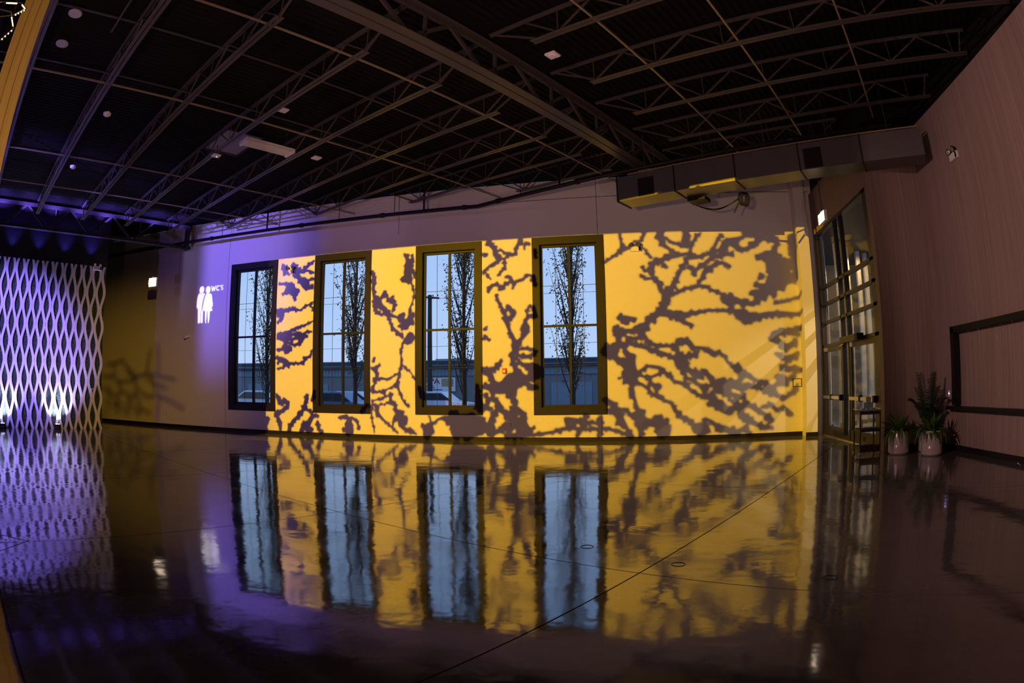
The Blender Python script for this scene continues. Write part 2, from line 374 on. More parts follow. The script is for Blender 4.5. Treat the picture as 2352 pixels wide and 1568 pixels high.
# ---- entrance wall with storefront glazing
ew = MB()
ew.box(X1, X1+0.25, YJ, 12.41, 0, 6.82); ew.box(X1, X1+0.25, 12.41, 16.97, 5.60, 6.82); ew.box(X1, X1+0.25, 16.97, D, 0, 6.82)
tag(ew.build('wall_entrance', 'wood'), 'brown wood-grain wall round the entrance glazing', None, kind='structure')
tag(MB().box(X1+0.10, X1+0.2, YJ, D+0.3, 6.82, 7.6).build('wall_entrance_upper', 'black'), 'black panel closing the dark void above the entrance wall', None, kind='structure')  # black panel stands in for the darkness of the gap
sf = empty('window_5', (X1, 14.7, 0), kind='structure', label='tall bronze-framed storefront glazing over the entrance doors')
def sfbox(nm, ya, yb, za, zb_, xa=0.02, xb=0.15, m='alu', par=None):
    return MB().box(xa, xb, ya-14.7, yb-14.7, za, zb_).build(nm, m, par or sf)
ZR = [2.43, 3.066, 3.565, 4.04, 5.56]
for z in ZR: sfbox('rail', 12.41, 16.97, z-0.035, z+0.04)
sfbox('jamb', 16.86, 16.97, 0, 5.60); sfbox('jamb', 12.41, 12.69, 0, 5.60)
for y in (15.14, 14.63): sfbox('mullion', y-0.035, y+0.035, 2.465, 5.52); sfbox('mullion', y-0.05, y+0.05, 0, 2.395)
for k in range(4):
    for (ya, yb) in ((15.175, 16.86), (14.665, 15.105), (12.69, 14.595)):
        sfbox('pane', ya, yb, ZR[k]+0.04, ZR[k+1]-0.035, 0.08, 0.086, 'glasswarm')
sfbox('pane', 14.68, 15.09, 0.12, 2.39, 0.08, 0.086, 'glasswarm'); sfbox('rail', 14.68, 15.09, 0.0, 0.12)
sfbox('threshold', 12.69, 16.86, 0.0, 0.02, -0.03, 0.2, 'chrome')
def leaf(n, ya, yb, lab, hinge_far):
    d = empty('door_%d' % n, (X1+0.06, ya, 0), kind='structure', label=lab); L = yb-ya
    for (a, b, c, e) in ((0, 0.11, 0.02, 2.39), (L-0.11, L, 0.02, 2.39), (0.11, L-0.11, 2.26, 2.39), (0.11, L-0.11, 0.02, 0.28)):
        MB().box(-0.03, 0.03, a, b, c, e).build('stile' if e-c > 1 else 'door_rail', 'alu', d)
    MB().box(-0.004, 0.004, 0.11, L-0.11, 0.28, 2.26).build('pane', 'glasswarm', d)
    MB().box(-0.10, -0.055, 0.06, L-0.06, 1.01, 1.09).build('push_bar', 'chrome', d)
    for y in (0.09, L*0.55): MB().box(-0.11, -0.03, y-0.05, y+0.05, 0.98, 1.13).build('bar_bracket', 'black', d)
    yh = 0.22 if not hinge_far else 0.22
    MB().tube([(0.03,yh,0.86),(0.10,yh,0.86),(0.10,yh,1.28),(0.03,yh,1.28)], 0.014, 8).build('pull_handle', 'chrome', d)
    MB().box(-0.075, -0.03, L-0.34, L-0.16, 2.28, 2.38).build('closer', 'chrome', d)
    MB().box(-0.034, -0.03, L*0.42, L*0.42+0.05, 0.09, 0.19).build('floor_bolt', 'black', d)
    MB().box(-0.034, -0.03, L*0.42+.08, L*0.42+0.13, 0.09, 0.19).build('floor_bolt', 'black', d)
leaf(1, 15.19, 16.86, 'far glass entrance door with steel push bar', True)
leaf(2, 12.69, 14.58, 'near glass entrance door with steel push bar behind the cart', False)
op = empty('door_operator', (X1-0.06, 14.2, 2.36), label='bronze door operator box above the near entrance door', cat='door operator')
MB().box(-0.09, 0.08, -0.55, 0.62, 0.02, 0.17).build('housing', 'alu', op); MB().box(-0.10, 0.08, -0.75, -0.55, 0.02, 0.17).build('end_cap', 'black', op)
MB().bar((-0.02,0.5,0.0),(0.02,0.95,-0.02),0.03,0.015).build('arm','chrome',op)

# ---- wood wall on the right, with the return beside the doors
wr = tag(MB().box(X2, X2+0.25, -12, YJ+0.2, 0, 6.90).build('wall_right', 'wood'), 'tall wood-grain laminate wall on the right', None, kind='structure')
tag(MB().box(X1+0.25, X2, YJ, YJ+0.2, 0, 6.86).build('wall_return', 'wood'), 'wood-grain return wall behind the planters', None, kind='structure')
tag(MB().box(X2+0.12, X2+0.25, -12, YJ+0.3, 6.90, 7.6).build('wall_right_upper', 'black'), 'black panel closing the dark void above the wood wall', None, kind='structure')  # flat black in place of the dark space above
tag(MB().box(X1+0.15, X2+0.15, YJ+0.1, YJ+0.2, 6.86, 7.6).build('wall_return_upper', 'black'), 'black panel closing the gap above the return wall', None, kind='structure')  # added panel, closes a gap where sky light leaked in
tag(MB().box(X2-0.02, X2, -12, YJ, 0, 0.11).build('baseboard_right', 'black'), 'black baseboard of the wood wall', None, kind='structure')
tag(MB().box(X1+0.25, X2-0.02, YJ-0.02, YJ, 0, 0.11).build('baseboard_return', 'black'), 'black baseboard of the return wall', None, kind='structure')
# black framed niche on the wood wall
fr = empty('wall_frame', (X2, 8.6, 0.8), label='black framed recess with a shelf on the wood wall', cat='frame')
def frb(nm, ya, yb, za, zb_, xa, xb, m='black'): return MB().box(xa, xb, ya-8.6, yb-8.6, za-0.8, zb_-0.8).build(nm, m, fr)
frb('side_member', 11.08, 11.22, 0.90, 2.40, -0.16, 0); frb('top_member', 5.5, 11.22, 2.30, 2.42, -0.16, 0); frb('shelf', 5.5, 11.42, 0.82, 0.88, -0.22, 0)
frb('side_member', 5.5, 5.64, 0.90, 2.30, -0.16, 0)
for k in range(6):
    MB().lathe([(0.016,0),(0.016,0.02)], 10, (-0.07, 11.0-0.42*k-8.6, 2.285-0.8)).build('puck_light', 'white', fr)
for k in range(4):
    for z in (1.08, 2.02): MB().box(-0.006, 0, 10.55-1.0*k-8.6, 10.555-1.0*k-8.6, z-0.8, z-0.8+0.11).build('hinge_slot', 'chrome', fr)

# ---- partition with the lattice screen
pt = MB(); GP = -21.95
def gbox(mb_, x0, x1, y0_, y1_, z0, z1):
    c = [G(x0,y0_),G(x1,y0_),G(x1,y1_),G(x0,y1_)]
    return mb_.prism([(p.x,p.y) for p in c], lambda a,b:(a,b,z0), lambda a,b:(a,b,z1))
tag(gbox(MB(), GP-0.25, GP, -13, 4.95, 0, 7.38).build('wall_left', 'drape'), 'dark full-height partition behind the lattice screen', None, kind='structure')
from mathutils import noise as mnoise
ms = MB(); NU, NV = 90, 84; gy0, gy1, zt_ = -1.4, 4.93, 5.52
for j in range(NV+1):
    for i in range(NU+1):
        gy = gy0+(gy1-gy0)*i/NU; z = 0.02+zt_*j/NV
        h = 0.030*mnoise.noise(Vector((gy*7, z*7, 0)))+0.018*mnoise.noise(Vector((gy*19, z*19, 5)))+0.012*random.random()
        ms.v.append(tuple(G(GP+0.045+h, gy, z)))
for j in range(NV):
    for i in range(NU):
        a = j*(NU+1)+i; ms.f.append((a, a+1, a+NU+2, a+NU+1))
tag(ms.build('moss_panel', 'moss', smooth=True, fix=False), 'dark green preserved moss panel behind the white lattice', 'moss panel')
ls = empty('lattice_screen', G(-21.86, 4.64, 0), PSI, 'white wavy lattice screen of almond-shaped cells lit violet', 'lattice')
def strip_mesh(sgn):
    mb_ = MB(); n = 74; H = 5.54; a = 0.060; w = 0.046; dp = 0.075
    for i in range(n+1):
        z = H*i/n; c = sgn*a*math.cos(math.pi*(z-0.423)/0.6025)
        for (dx, dy) in ((-dp, -w), (dp, -w), (dp, w), (-dp, w)): mb_.v.append((dx, c+dy, z))
    for i in range(n):
        for k in range(4): mb_.f.append((i*4+k, i*4+(k+1)%4, i*4+4+(k+1)%4, i*4+4+k))
    mb_.f.append((3,2,1,0)); mb_.f.append(tuple(n*4+k for k in range(4)))
    me = mb_.mesh('wave_strip'); bm = bmesh.new(); bm.from_mesh(me); bmesh.ops.recalc_face_normals(bm, faces=bm.faces); bm.to_mesh(me); bm.free()
    me.materials.append(M['lattice']); return me
smesh = [strip_mesh(1), strip_mesh(-1)]
for j in range(-32, 2):
    link('wave_strip', smesh[j % 2], ls, (0, j*0.1885, 0))
# floor uplights at its foot
for k, gy in enumerate((3.15, 1.05, -1.05)):
    u = empty('floor_uplight', G(-21.58, gy, 0), PSI, ['small black floor uplight at the foot of the lattice', 'black floor uplight under the lattice at the picture edge', 'black floor uplight under the lattice beyond the picture edge'][k], 'uplight', 'uplights under the lattice')
    MB().box(-0.09, 0.09, -0.12, 0.12, 0, 0.05).build('base', 'black', u)
    MB().box(-0.05, 0.05, -0.12, -0.10, 0.05, 0.13).build('yoke', 'black', u); MB().box(-0.05, 0.05, 0.10, 0.12, 0.05, 0.13).build('yoke', 'black', u)
    h = bevel(MB().box(-0.07, 0.07, -0.10, 0.10, 0.07, 0.16).build('head', 'black', u), 0.01)
    for s in (-1, 1): MB().lathe([(0.03,0),(0.03,0.006)], 12, (-0.01, s*0.045, 0.16)).build('lens', 'bulb', h)
    p = G(-21.56, gy, 0.19)
    lamp('lattice_uplight_lamp', 'SPOT', p, (0.55, 0.48, 1.0), 520, aim=tuple(G(-21.93, gy+0.1, 2.6)), size=0.05, angle=110, blend=0.8)
lamp('lattice_violet_fill', 'SPOT', (-11.5, 0.5, 6.4), (0.26, 0.17, 1.0), 16000, aim=tuple(G(-21.9, 1.3, 2.8)), size=0.1, angle=25, blend=0.7)  # added violet fill on the lattice front
# lamps washing the dark wall and the deck above the lattice
for k in range(6):
    gy = 4.25-1.05*k
    lamp('scallop_lamp', 'SPOT', G(-21.70, gy, 5.66), (0.10, 0.08, 1.0), 90, aim=tuple(G(-21.92, gy, 7.0)), size=0.03, angle=64, blend=1.0)
    lamp('deck_blue_lamp', 'SPOT', G(-21.45, gy+0.4, 7.02), (0.17, 0.10, 1.0), 120, aim=tuple(G(-21.5, gy+0.4, 7.6)), size=0.03, angle=140, blend=0.8)
for gy in (5.6, 6.6, 7.5): lamp('deck_blue_lamp', 'SPOT', G(-21.35, gy, 7.05), (0.17, 0.10, 1.0), 110, aim=tuple(G(-21.4, gy, 7.6)), size=0.03, angle=140, blend=0.8)

# ---- outer shell, out of view
tag(MB().box(-30.3, -30, -12, D+0.3, 0, 7.6).build('wall_far_left', 'drape'), 'dark end wall beyond the partition', None, kind='structure')
tag(MB().box(-30, X2+0.3, -12.3, -12, 0, 7.6).build('wall_front', 'drape'), 'dark wall behind the viewpoint', None, kind='structure')

# ---- ribbed steel deck: panels of six ribs running across the joists
ZD = 7.55
def deck_mesh():
    mb_ = MB(); pw = 0.9; nr = 6; pit = pw/nr
    prof = []
    for k in range(nr):
        x = k*pit; prof += [(x, 0), (x+0.085, 0), (x+0.105, 0.04), (x+0.13, 0.04)]
    prof.append((pw, 0))
    for (x, z) in prof: mb_.v.append((x, 0, z)); mb_.v.append((x, 1, z))
    for i in range(len(prof)-1): mb_.f.append((2*i, 2*i+1, 2*i+3, 2*i+2))
    me = mb_.mesh('deck_panel'); me.materials.append(M['deck']); return me
ceil = tag(MB().box(-31, X2+0.4, -12.4, D+0.31, ZD+0.06, ZD+0.12).build('ceiling', 'deck'), 'dark ribbed steel roof deck', None, kind='structure')
dme = deck_mesh()
gx = -33.3
while gx < 14:
    gm = gx+0.45
    lo = (-12.2+0.4404*gm)/0.8978; hi = (D+0.15+0.4404*gm)/0.8978
    hi = min(hi, (X2+0.15-0.8978*gm)/0.4404); lo = max(lo, (-30.1-0.8978*gm)/0.4404)
    if hi-lo > 0.3:
        o = link('deck_panel', dme, ceil, G(gx, lo, ZD), PSI); o.scale = (1, hi-lo, 1)
    gx += 0.9

# ================================================================== ROOF STEEL
PAN = 1.28
def angle_pair(x0, x1, w, gap, th, leg, up=True):
    """two angles back to back along x, with a gap between them; returns two MBs"""
    out = []
    for s in (-1, 1):
        m_ = MB(); a, b = (gap/2, gap/2+w) if s > 0 else (-gap/2-w, -gap/2)
        m_.box(x0, x1, a, b, 0, th)
        c, d = (gap/2, gap/2+th) if s > 0 else (-gap/2-th, -gap/2)
        if up: m_.box(x0, x1, c, d, th, leg)
        else: m_.box(x0, x1, c, d, -leg, 0)
        out.append(m_)
    return out
def web_mesh(dx, h, w, t):
    me = MB().bar((0,0,0), (dx,0,h), w, t, up=(0,1,0)).mesh('web_bar'); me.materials.append(M['steel']); return me
JH = 0.50
wA, wB, wV = web_mesh(PAN/2, JH-0.06, 0.030, 0.030), web_mesh(-PAN/2, JH-0.06, 0.026, 0.026), web_mesh(0.0, JH-0.06, 0.016, 0.016)
def joist(gy, x0, x1, t0, t1, z, label, group):
    r = empty('steel_joist', G(x0, gy, z), PSI, label, 'joist', group); L = x1-x0
    for m_ in angle_pair(0, L, 0.066, 0.024, 0.008, 0.04): m_.build('bottom_chord', 'steel', r)
    for m_ in angle_pair(t0-x0, t1-x0, 0.045, 0.024, 0.006, 0.035, up=False):
        o = m_.build('top_chord', 'steel', r); o.location = (0,0,JH)
    n = int(L/PAN); off = (L-n*PAN)/2
    for k in range(n+1):
        x = off+k*PAN
        for me, cond in ((wA, x+PAN/2 <= t1-x0), (wB, x-PAN/2 >= t0-x0), (wV, True)):
            if cond: link('web_bar', me, r, (x, 0, 0.02))
    MB().bar((0.15,0,0.02), (t0-x0+0.1,0,JH-0.03), 0.03, 0.03, up=(0,1,0)).build('end_web', 'steel', r)
    MB().bar((L-0.15,0,0.02), (t1-x0-0.1,0,JH-0.03), 0.03, 0.03, up=(0,1,0)).build('end_web', 'steel', r)
    return r
def wall_gx(gy, dy=0.0): return (0.8978*gy-(D-dy))/0.4404          # where a joist line meets the back wall
ordn = ['first', 'second', 'third', 'fourth', 'fifth', 'sixth', 'seventh', 'eighth', 'ninth', 'tenth']
LJ = [(0.13, 7.0), (1.88, 7.0), (3.65, 7.0), (5.38, 7.0), (7.13, 7.0), (8.80, 7.0), (10.42, 7.0), (11.88, 7.02), (13.32, 7.06)]
for k, (gy, z) in enumerate(LJ):
    left = max(-21.40, wall_gx(gy, 0.55)); tl = max(-21.62, wall_gx(gy, 0.14))
    joist(gy, left, -7.30, tl, -6.42, z, 'open-web steel joist left of the main girder, %s from the window wall' % ordn[len(LJ)-1-k], 'joists left of the main girder')
RJ = [5.33, 7.05, 8.86, 10.52, 12.22, 13.85]
for k, gy in enumerate(RJ):
    right = (X2-0.10-0.4404*gy)/0.8978
    if gy > 12.4: right = (X1-0.25-0.4404*gy)/0.8978
    joist(gy, -5.13, right, -6.02, right+0.08, 7.0, 'open-web steel joist right of the main girder, %s from the entrance corner' % ordn[len(RJ)-1-k], 'joists right of the main girder')
def girder(gxc, gya, gyb, zb_, zt_, w, label):
    r = empty('steel_girder', G(gxc, gya, zb_), PSI+math.pi/2, label, 'girder'); L = gyb-gya; h = zt_-zb_
    for m_ in angle_pair(0, L, w, 0.03, 0.016, 0.12): m_.build('bottom_chord', 'steel', r)
    for m_ in angle_pair(0, L, w*0.6, 0.03, 0.014, 0.10, up=False):
        o = m_.build('top_chord', 'steel', r); o.location = (0,0,h)
    n = int(L/1.72); me1 = web_mesh(0.86, h-0.1, 0.07, 0.05); me2 = web_mesh(-0.86, h-0.1, 0.07, 0.05); me3 = web_mesh(0, h-0.1, 0.05, 0.05)
    for k in range(n):
        x = 0.9+k*1.72
        link('web_bar', me1, r, (x,0,0.05)); link('web_bar', me2, r, (x,0,0.05)); link('web_bar', me3, r, (x+0.3,0,0.05))
    return r
girder(-6.22, -11, 15.85, 6.76, 7.46, 0.17, 'main steel truss girder with broad twin bottom chord running to the duct')
lg = girder(-21.74, -2.0, 8.22, 6.55, 7.42, 0.09, 'violet-lit steel truss girder over the lattice partition')
MB().box(10.0, 10.12, -0.14, 0.14, -0.05, 0.86).build('end_plate', 'steel', lg)
# bridging across the joists
for k, (gx, z, gya) in enumerate(((-7.62, 7.02, -3), (-9.4, 7.46, -3), (-11.03, 7.02, -3), (-11.45, 7.46, -3), (-15.4, 7.02, -3), (-18.1, 7.02, -3), (-19.9, 7.30, -3), (-3.95, 7.02, 3), (-2.22, 7.02, 3), (-0.4, 7.02, 3))):
    gyb = (D-0.1+0.4404*gx)/0.8978
    if gx > -5: gyb = 13.8 if gx < -3 else min(gyb, 13.4)
    if gx > -1: gyb = 13.0
    o = MB().bar(G(gx, gya, z), G(gx, gyb, z), 0.03, 0.03).build('bridging_rod', 'copper' if z < 7.2 else 'steel')
    tag(o, 'thin bridging rod across the joists, %s' % ['just left of the main girder', 'high up left of the main girder', 'beside the high-bay light, lower', 'beside the high-bay light, upper', 'midway to the lattice', 'two-thirds of the way to the lattice', 'nearest the lattice, high up', 'just right of the main girder', 'second right of the main girder', 'nearest the wood wall'][k], 'rod', 'bridging rods')
# conduit beside the first joist
tag(MB().tube([G(-7.0,1.42,7.25), G(-9.55,1.42,7.25), G(-9.75,1.42,7.42)], 0.02, 8).build('conduit', 'steel'), 'short violet-lit conduit beside the nearest joist', 'conduit')

# column under the girder
col = empty('timber_column', G(cc[0], cc[1], 0), PSI, 'amber-lit timber-clad column at the left edge', 'column')
MB().box(-0.145, 0.145, -0.145, 0.145, 0, 6.75).build('shaft', 'colwood', col)
for s in (-1, 1): MB().box(-0.146, 0.146, s*0.048-0.002, s*0.048+0.002, 0.15, 6.75).build('board_joint', 'cartwood', col)
for s in (-1, 1): MB().box(s*0.048-0.002, s*0.048+0.002, -0.146, 0.146, 0.15, 6.75).build('board_joint', 'cartwood', col)
MB().box(-0.18, 0.18, -0.18, 0.18, 0, 0.12).build('base_plate', 'black', col)

# sprinkler pipe along the window wall, then on over the duct
pp = empty('sprinkler_pipe', (-10, 16.48, 6.7), 0, 'dark sprinkler pipe along the window wall and over the duct', 'pipe')
o0 = Vector((-10, 16.48, 6.7)); pend = (-4.6, 16.48); L2 = 11.4
pts = [Vector((-21, 16.48, 6.7)), Vector((-6.0, 16.48, 6.7)), Vector((pend[0], pend[1], 6.7)), Vector((pend[0]+0.8978*L2, pend[1]-0.4404*L2, 6.7))]
MB().tube([p-o0 for p in pts], 0.055, 12).build('run', 'black', pp, smooth=True)
for x in (-14.4, -10.5, -7.6, -5.0, -4.0):
    p = Vector((x, 16.48, 6.7)) if x < -4.6 else Vector((pend[0]+0.8978*0.75, pend[1]-0.4404*0.75, 6.7))
    d = Vector((1,0,0)) if x < -4.6 else UX
    MB().tube([p-o0-d*0.06, p-o0+d*0.06], 0.075, 12).build('coupling', 'black', pp)
for t in (3.4, 6.4, 9.0):
    p = Vector((pend[0], pend[1], 6.7))+UX*t
    MB().tube([p-o0-UX*0.05, p-o0+UX*0.05], 0.072, 12).build('coupling', 'black', pp)
for x in (-13.9, -11.9, -9.1, -7.2, -6.25, -3.2, -2.05):
    y = 16.48 if x < -4.6 else 16.48-0.4404*(x+4.6)/0.8978
    w = 0.05 if x in (-6.25, -2.05, -11.9) else 0.012
    MB().tube([Vector((x,y,6.7))-o0, Vector((x,y,ZD))-o0], w/2+0.004, 6).build('hanger', 'black', pp)

# rectangular duct hung below the joists on the right
dc = empty('air_duct', G(-6.73, 12.55, 5.88), PSI, 'long rectangular sheet-metal duct hung under the roof at right', 'duct')
secs = [0, 1.51, 3.0, 4.51, 5.93, 7.36]; DW, DH = 0.66, 0.60
for i in range(5):
    MB().box(secs[i]+0.012, secs[i+1]-0.012, 0, DW, 0, DH).build('duct_section', 'duct', dc)
    MB().box(secs[i]-0.014, secs[i]+0.014, -0.022, DW+0.022, -0.022, DH+0.022).build('flange', 'black', dc)
for a, b in ((0.56, 0.98), (4.62, 5.03)):
    g = MB().box(a, b, -0.012, 0, 0.02, 0.47).build('grille', 'black', dc)
    for k in range(9): MB().box(a+0.015, b-0.015, -0.02, -0.012, 0.05+0.046*k, 0.062+0.046*k).build('louvre', 'trimdark', g)
MB().box(0.3, 7.3, -0.005, 0.025, DH+0.02, DH+0.05).build('top_angle', 'copper', dc)
for x in (0.75, 2.25, 3.75, 5.2, 6.6):
    for y in (0.05, DW-0.05): MB().tube([(x,y,DH),(x,y,1.6)], 0.008, 6).build('hanger_rod', 'steel', dc)
MB().box(1.55, 2.0, DW-0.05, DW+0.35, -0.10, 0.0).build('take_off', 'black', dc)
cb = empty('cable_bundle', G(-4.9, 13.6, 5.78), PSI, 'black cable loop and coil hanging behind the duct', 'cable')
for k in range(3):
    MB().tube([(-0.25+0.08*i, 0.02*k, 0.02-0.20*math.sin(math.pi*i/14)*(1-0.08*k)) for i in range(15)], 0.012, 6).build('cable', 'black', cb)
for k in range(5):
    MB().tube([(0.95+0.09*math.cos(t*math.pi/8)+0.02*k, 0.03*k, 0.0+0.17*math.sin(t*math.pi/8)) for t in range(17)], 0.011, 6).build('coil_loop', 'black', cb)
MB().tube([(0.86,0,-0.10),(0.72,0.02,-0.32)], 0.02, 8).build('plug', 'black', cb)

# high-bay light, skylight panel, small ceiling devices
hb = empty('highbay_light', G(-12.23, 6.32, 6.98), PSI, 'unlit multi-tube high-bay light hanging among the left joists', 'light fixture')
MB().box(-0.20, 0.20, -0.64, 0.64, 0.06, 0.10).build('housing', 'white', hb)
for s in (-1, 1): MB().box(-0.20, 0.20, s*0.64-0.03, s*0.64+0.03, 0, 0.10).build('end_cap', 'white', hb)
for k in range(6): MB().tube([(-0.165+0.066*k, -0.61, 0.03), (-0.165+0.066*k, 0.61, 0.03)], 0.016, 8).build('lamp_tube', 'tubes', hb)
for s in (-1, 1): MB().tube([(0, s*0.5, 0.1), (0, s*0.5, 0.57)], 0.006, 6).build('hanger_wire', 'steel', hb)
MB().lathe([(0.03,0),(0.03,0.02)], 10, (0,0,0.01)).build('sensor', 'white', hb)
sk = empty('skylight_panel', G(-13.53, 5.95, 7.50), PSI, 'mauve-grey square panel let into the roof deck', 'panel')
MB().box(-0.74, 0.74, -0.49, 0.49, 0, 0.03).build('panel', 'skypanel', sk)
for s in (-1, 1): MB().box(s*0.74-0.03, s*0.74+0.03, -0.52, 0.52, -0.02, 0.03).build('curb', 'black', sk); MB().box(-0.74, 0.74, s*0.50-0.02, s*0.50+0.02, -0.02, 0.03).build('curb', 'black', sk)
for k, (gx, gy) in enumerate(((-9.52, 0.63), (-10.63, 0.64))):
    s = empty('ceiling_speaker', G(gx, gy, 7.40), PSI, ['upper round violet-tinted ceiling speaker beside the column', 'lower round violet-tinted ceiling speaker beside the column'][k], 'speaker', 'round ceiling speakers')
    MB().lathe([(0.128,0),(0.135,0.012),(0.135,0.03)], 28).build('grille_disc', 'disc', s); MB().lathe([(0.10,0.03),(0.10,0.14)], 20).build('can', 'black', s)
def sensor(gx, gy, z, label, sq=False, led=None):
    s = empty('ceiling_sensor', G(gx, gy, z), PSI, label, 'sensor', 'small ceiling devices')
    MB().tube([(0,0,0.04),(0,0,0.30)], 0.012, 6).build('stem', 'black', s)
    if sq: bevel(MB().box(-0.10, 0.10, -0.10, 0.10, 0, 0.04).build('plate', 'white', s), 0.012); MB().lathe([(0.06,-0.015),(0.075,0)], 16).build('lens', 'white', s)
    else: MB().lathe([(0.05,-0.03),(0.085,-0.005),(0.09,0.04)], 18).build('dome', 'white', s); MB().box(-0.12,0.12,-0.012,0.012,0.02,0.04).build('bracket','white',s)
    if led: MB().lathe([(0.012,0),(0.012,0.004)], 8, (0.03,0,-0.035 if not sq else -0.02)).build('status_led', led, s)
sensor(-12.2, 2.22, 6.90, 'violet-tinted dome sensor under the nearest joist'); sensor(-15.9, 2.2, 6.92, 'small dome sensor farther along the nearest joist')
sensor(-13.25, 5.43, 6.93, 'white square access point with green light under a joist', True, 'greenled'); sensor(-10.6, 5.75, 7.2, 'tiny square device above the high-bay light', True)
sensor(-11.85, 7.50, 6.90, 'rose-tinted square sensor right of the high-bay light', True); sensor(-5.0, 7.42, 6.86, 'amber-tinted square sensor right of the main girder', True)
tag(MB().tube([G(-5.2,13.9,7.0)+Vector((i*0.1,0,0.02*math.sin(i))) for i in range(8)], 0.012, 6).build('red_cable', 'pinkcable'), 'short red cable at the girder end over the duct', 'cable')

# ================================================================== WALL DEVICES AND SIGNS
def exit_sign(loc, rz, w, h, stem, label):
    e = empty('exit_sign', loc, rz, label, 'exit sign')
    bevel(MB().box(-w/2, w/2, -0.035, 0.035, -h/2, h/2).build('housing', 'white', e), 0.008)
    f = MB().box(-w/2+0.015, w/2-0.015, -0.042, -0.035, -h/2+0.015, h/2-0.015).build('lit_face', 'exitface', e)
    me = text_mesh('EXIT', h*0.72, 0.002, 'lettering'); me.materials.append(M['exitletters'])
    t = link('lettering', me, f, (0, -0.046, -0.005)); t.rotation_euler = (math.pi/2, 0, 0); t.scale = (0.95, 1, 1)
    MB().tube([(0,0,h/2), (0,0,h/2+stem)], 0.011, 8).build('stem', 'steel', e)
    MB().lathe([(0.05,0),(0.05,0.03)], 14, (0,0,h/2)).build('canopy', 'white', e)
exit_sign((-16.45, 15.6, 5.17), 0.0, 0.42, 0.33, 1.235, 'lit exit sign hanging on a long stem near the lattice')
exit_sign((4.25, 13.35, 5.14), -math.pi/2, 0.52, 0.25, 2.27, 'lit exit sign hanging on a long stem above the entrance doors')
def emergency(loc, rz, label):
    e = empty('emergency_light', loc, rz, label, 'emergency light', 'twin-head emergency lights')
    bevel(MB().box(-0.16, 0.16, -0.07, 0, -0.10, 0.04).build('battery_box', 'white', e), 0.012)
    MB().box(0.10, 0.16, -0.074, -0.07, -0.09, 0.02).build('label_strip', 'black', e)
    for s in (-1, 1):
        h = MB(); h.lathe([(0.02,0.0),(0.062,0.055),(0.066,0.075)], 16); hd = h.build('lamp_head', 'black', e, smooth=True)
        hd.location = (s*0.125, -0.035, 0.105); hd.rotation_euler = (math.radians(110), 0, s*math.radians(-18))
        l = MB().lathe([(0.055,0.074),(0.04,0.084)], 16).build('lens', 'chrome', hd)
        MB().tube([(s*0.125,-0.03,0.04),(s*0.125,-0.03,0.10)], 0.012, 6).build('swivel', 'black', e)
emergency((-11.19, D, 5.36), 0, 'twin-head emergency light between the first two windows')
emergency((-0.2, D, 5.36), 0, 'twin-head emergency light right of the fourth window')
emergency((X2, 10.25, 5.62), -math.pi/2, 'twin-head emergency light high on the wood wall')
pl = G(-21.80, 4.52, 5.50); emergency(tuple(pl), PSI+math.pi/2, 'twin-head emergency light at the top corner of the lattice')
st = empty('fire_strobe', (-3.99, D, 2.0), 0, 'red fire alarm strobe between the third and fourth windows', 'fire alarm')
bevel(MB().box(-0.06, 0.06, -0.05, 0, -0.075, 0.075).build('body', 'red', st), 0.01); MB().box(-0.03, 0.02, -0.065, -0.05, -0.045, 0.02).build('flash_lens', 'white', st)
sc_ = empty('security_camera', (-15.77, D, 3.35), 0, 'small white wall camera left of the first window', 'camera')
MB().box(-0.05, 0.05, -0.03, 0, -0.05, 0.05).build('mount', 'white', sc_); b_ = MB().tube([(0.02,-0.05,0.0),(-0.10,-0.20,-0.07)], 0.04, 12).build('barrel', 'white', sc_); MB().tube([(-0.10,-0.20,-0.07),(-0.11,-0.21,-0.075)], 0.033, 12).build('lens', 'black', b_)
for k, (x, z) in enumerate(((-3.82, 0.47), (-17.0, 0.47))):
    ol = empty('wall_outlet', (x, D, z), 0, ['wall outlet low between the third and fourth windows', 'wall outlet low on the dim wall near the lattice'][k], 'outlet')
    MB().box(-0.04, 0.04, -0.008, 0, -0.06, 0.06).build('cover_plate', 'white', ol)
    for s in (-1, 1): MB().box(-0.015, 0.015, -0.011, -0.008, s*0.028-0.014, s*0.028+0.014).build('socket', 'black', ol)
sp = empty('wall_plaque', (4.30, D, 1.47), 0, 'square framed plaque beside the corner pier', 'plaque')
MB().box(-0.12, 0.12, -0.012, 0, -0.10, 0.10).build('panel', 'wall', sp)
for (a, b, c, d) in ((-0.135,-0.12,-0.115,0.115),(0.12,0.135,-0.115,0.115),(-0.12,0.12,-0.115,-0.10),(-0.12,0.12,0.10,0.115)): MB().box(a, b, -0.02, 0, c, d).build('frame_bar', 'black', sp)
kp = empty('keypad', (tuple(G(-21.79, 4.545, 1.30))), PSI+math.pi/2, 'small white-rimmed keypad on the lattice', 'keypad')
MB().box(-0.05, 0.05, -0.02, 0, -0.06, 0.06).build('rim', 'white', kp); MB().box(-0.03, 0.03, -0.025, -0.02, -0.04, 0.04).build('screen', 'black', kp)
kw = empty('wall_switch', (X2, 11.62, 1.12), -math.pi/2, 'small switch with a blue light on the wood wall behind the palm', 'switch')
MB().box(-0.04, 0.04, -0.01, 0, -0.06, 0.06).build('plate', 'white', kw); MB().box(-0.012, 0.012, -0.016, -0.01, -0.012, 0.012).build('indicator', 'blueled', kw)

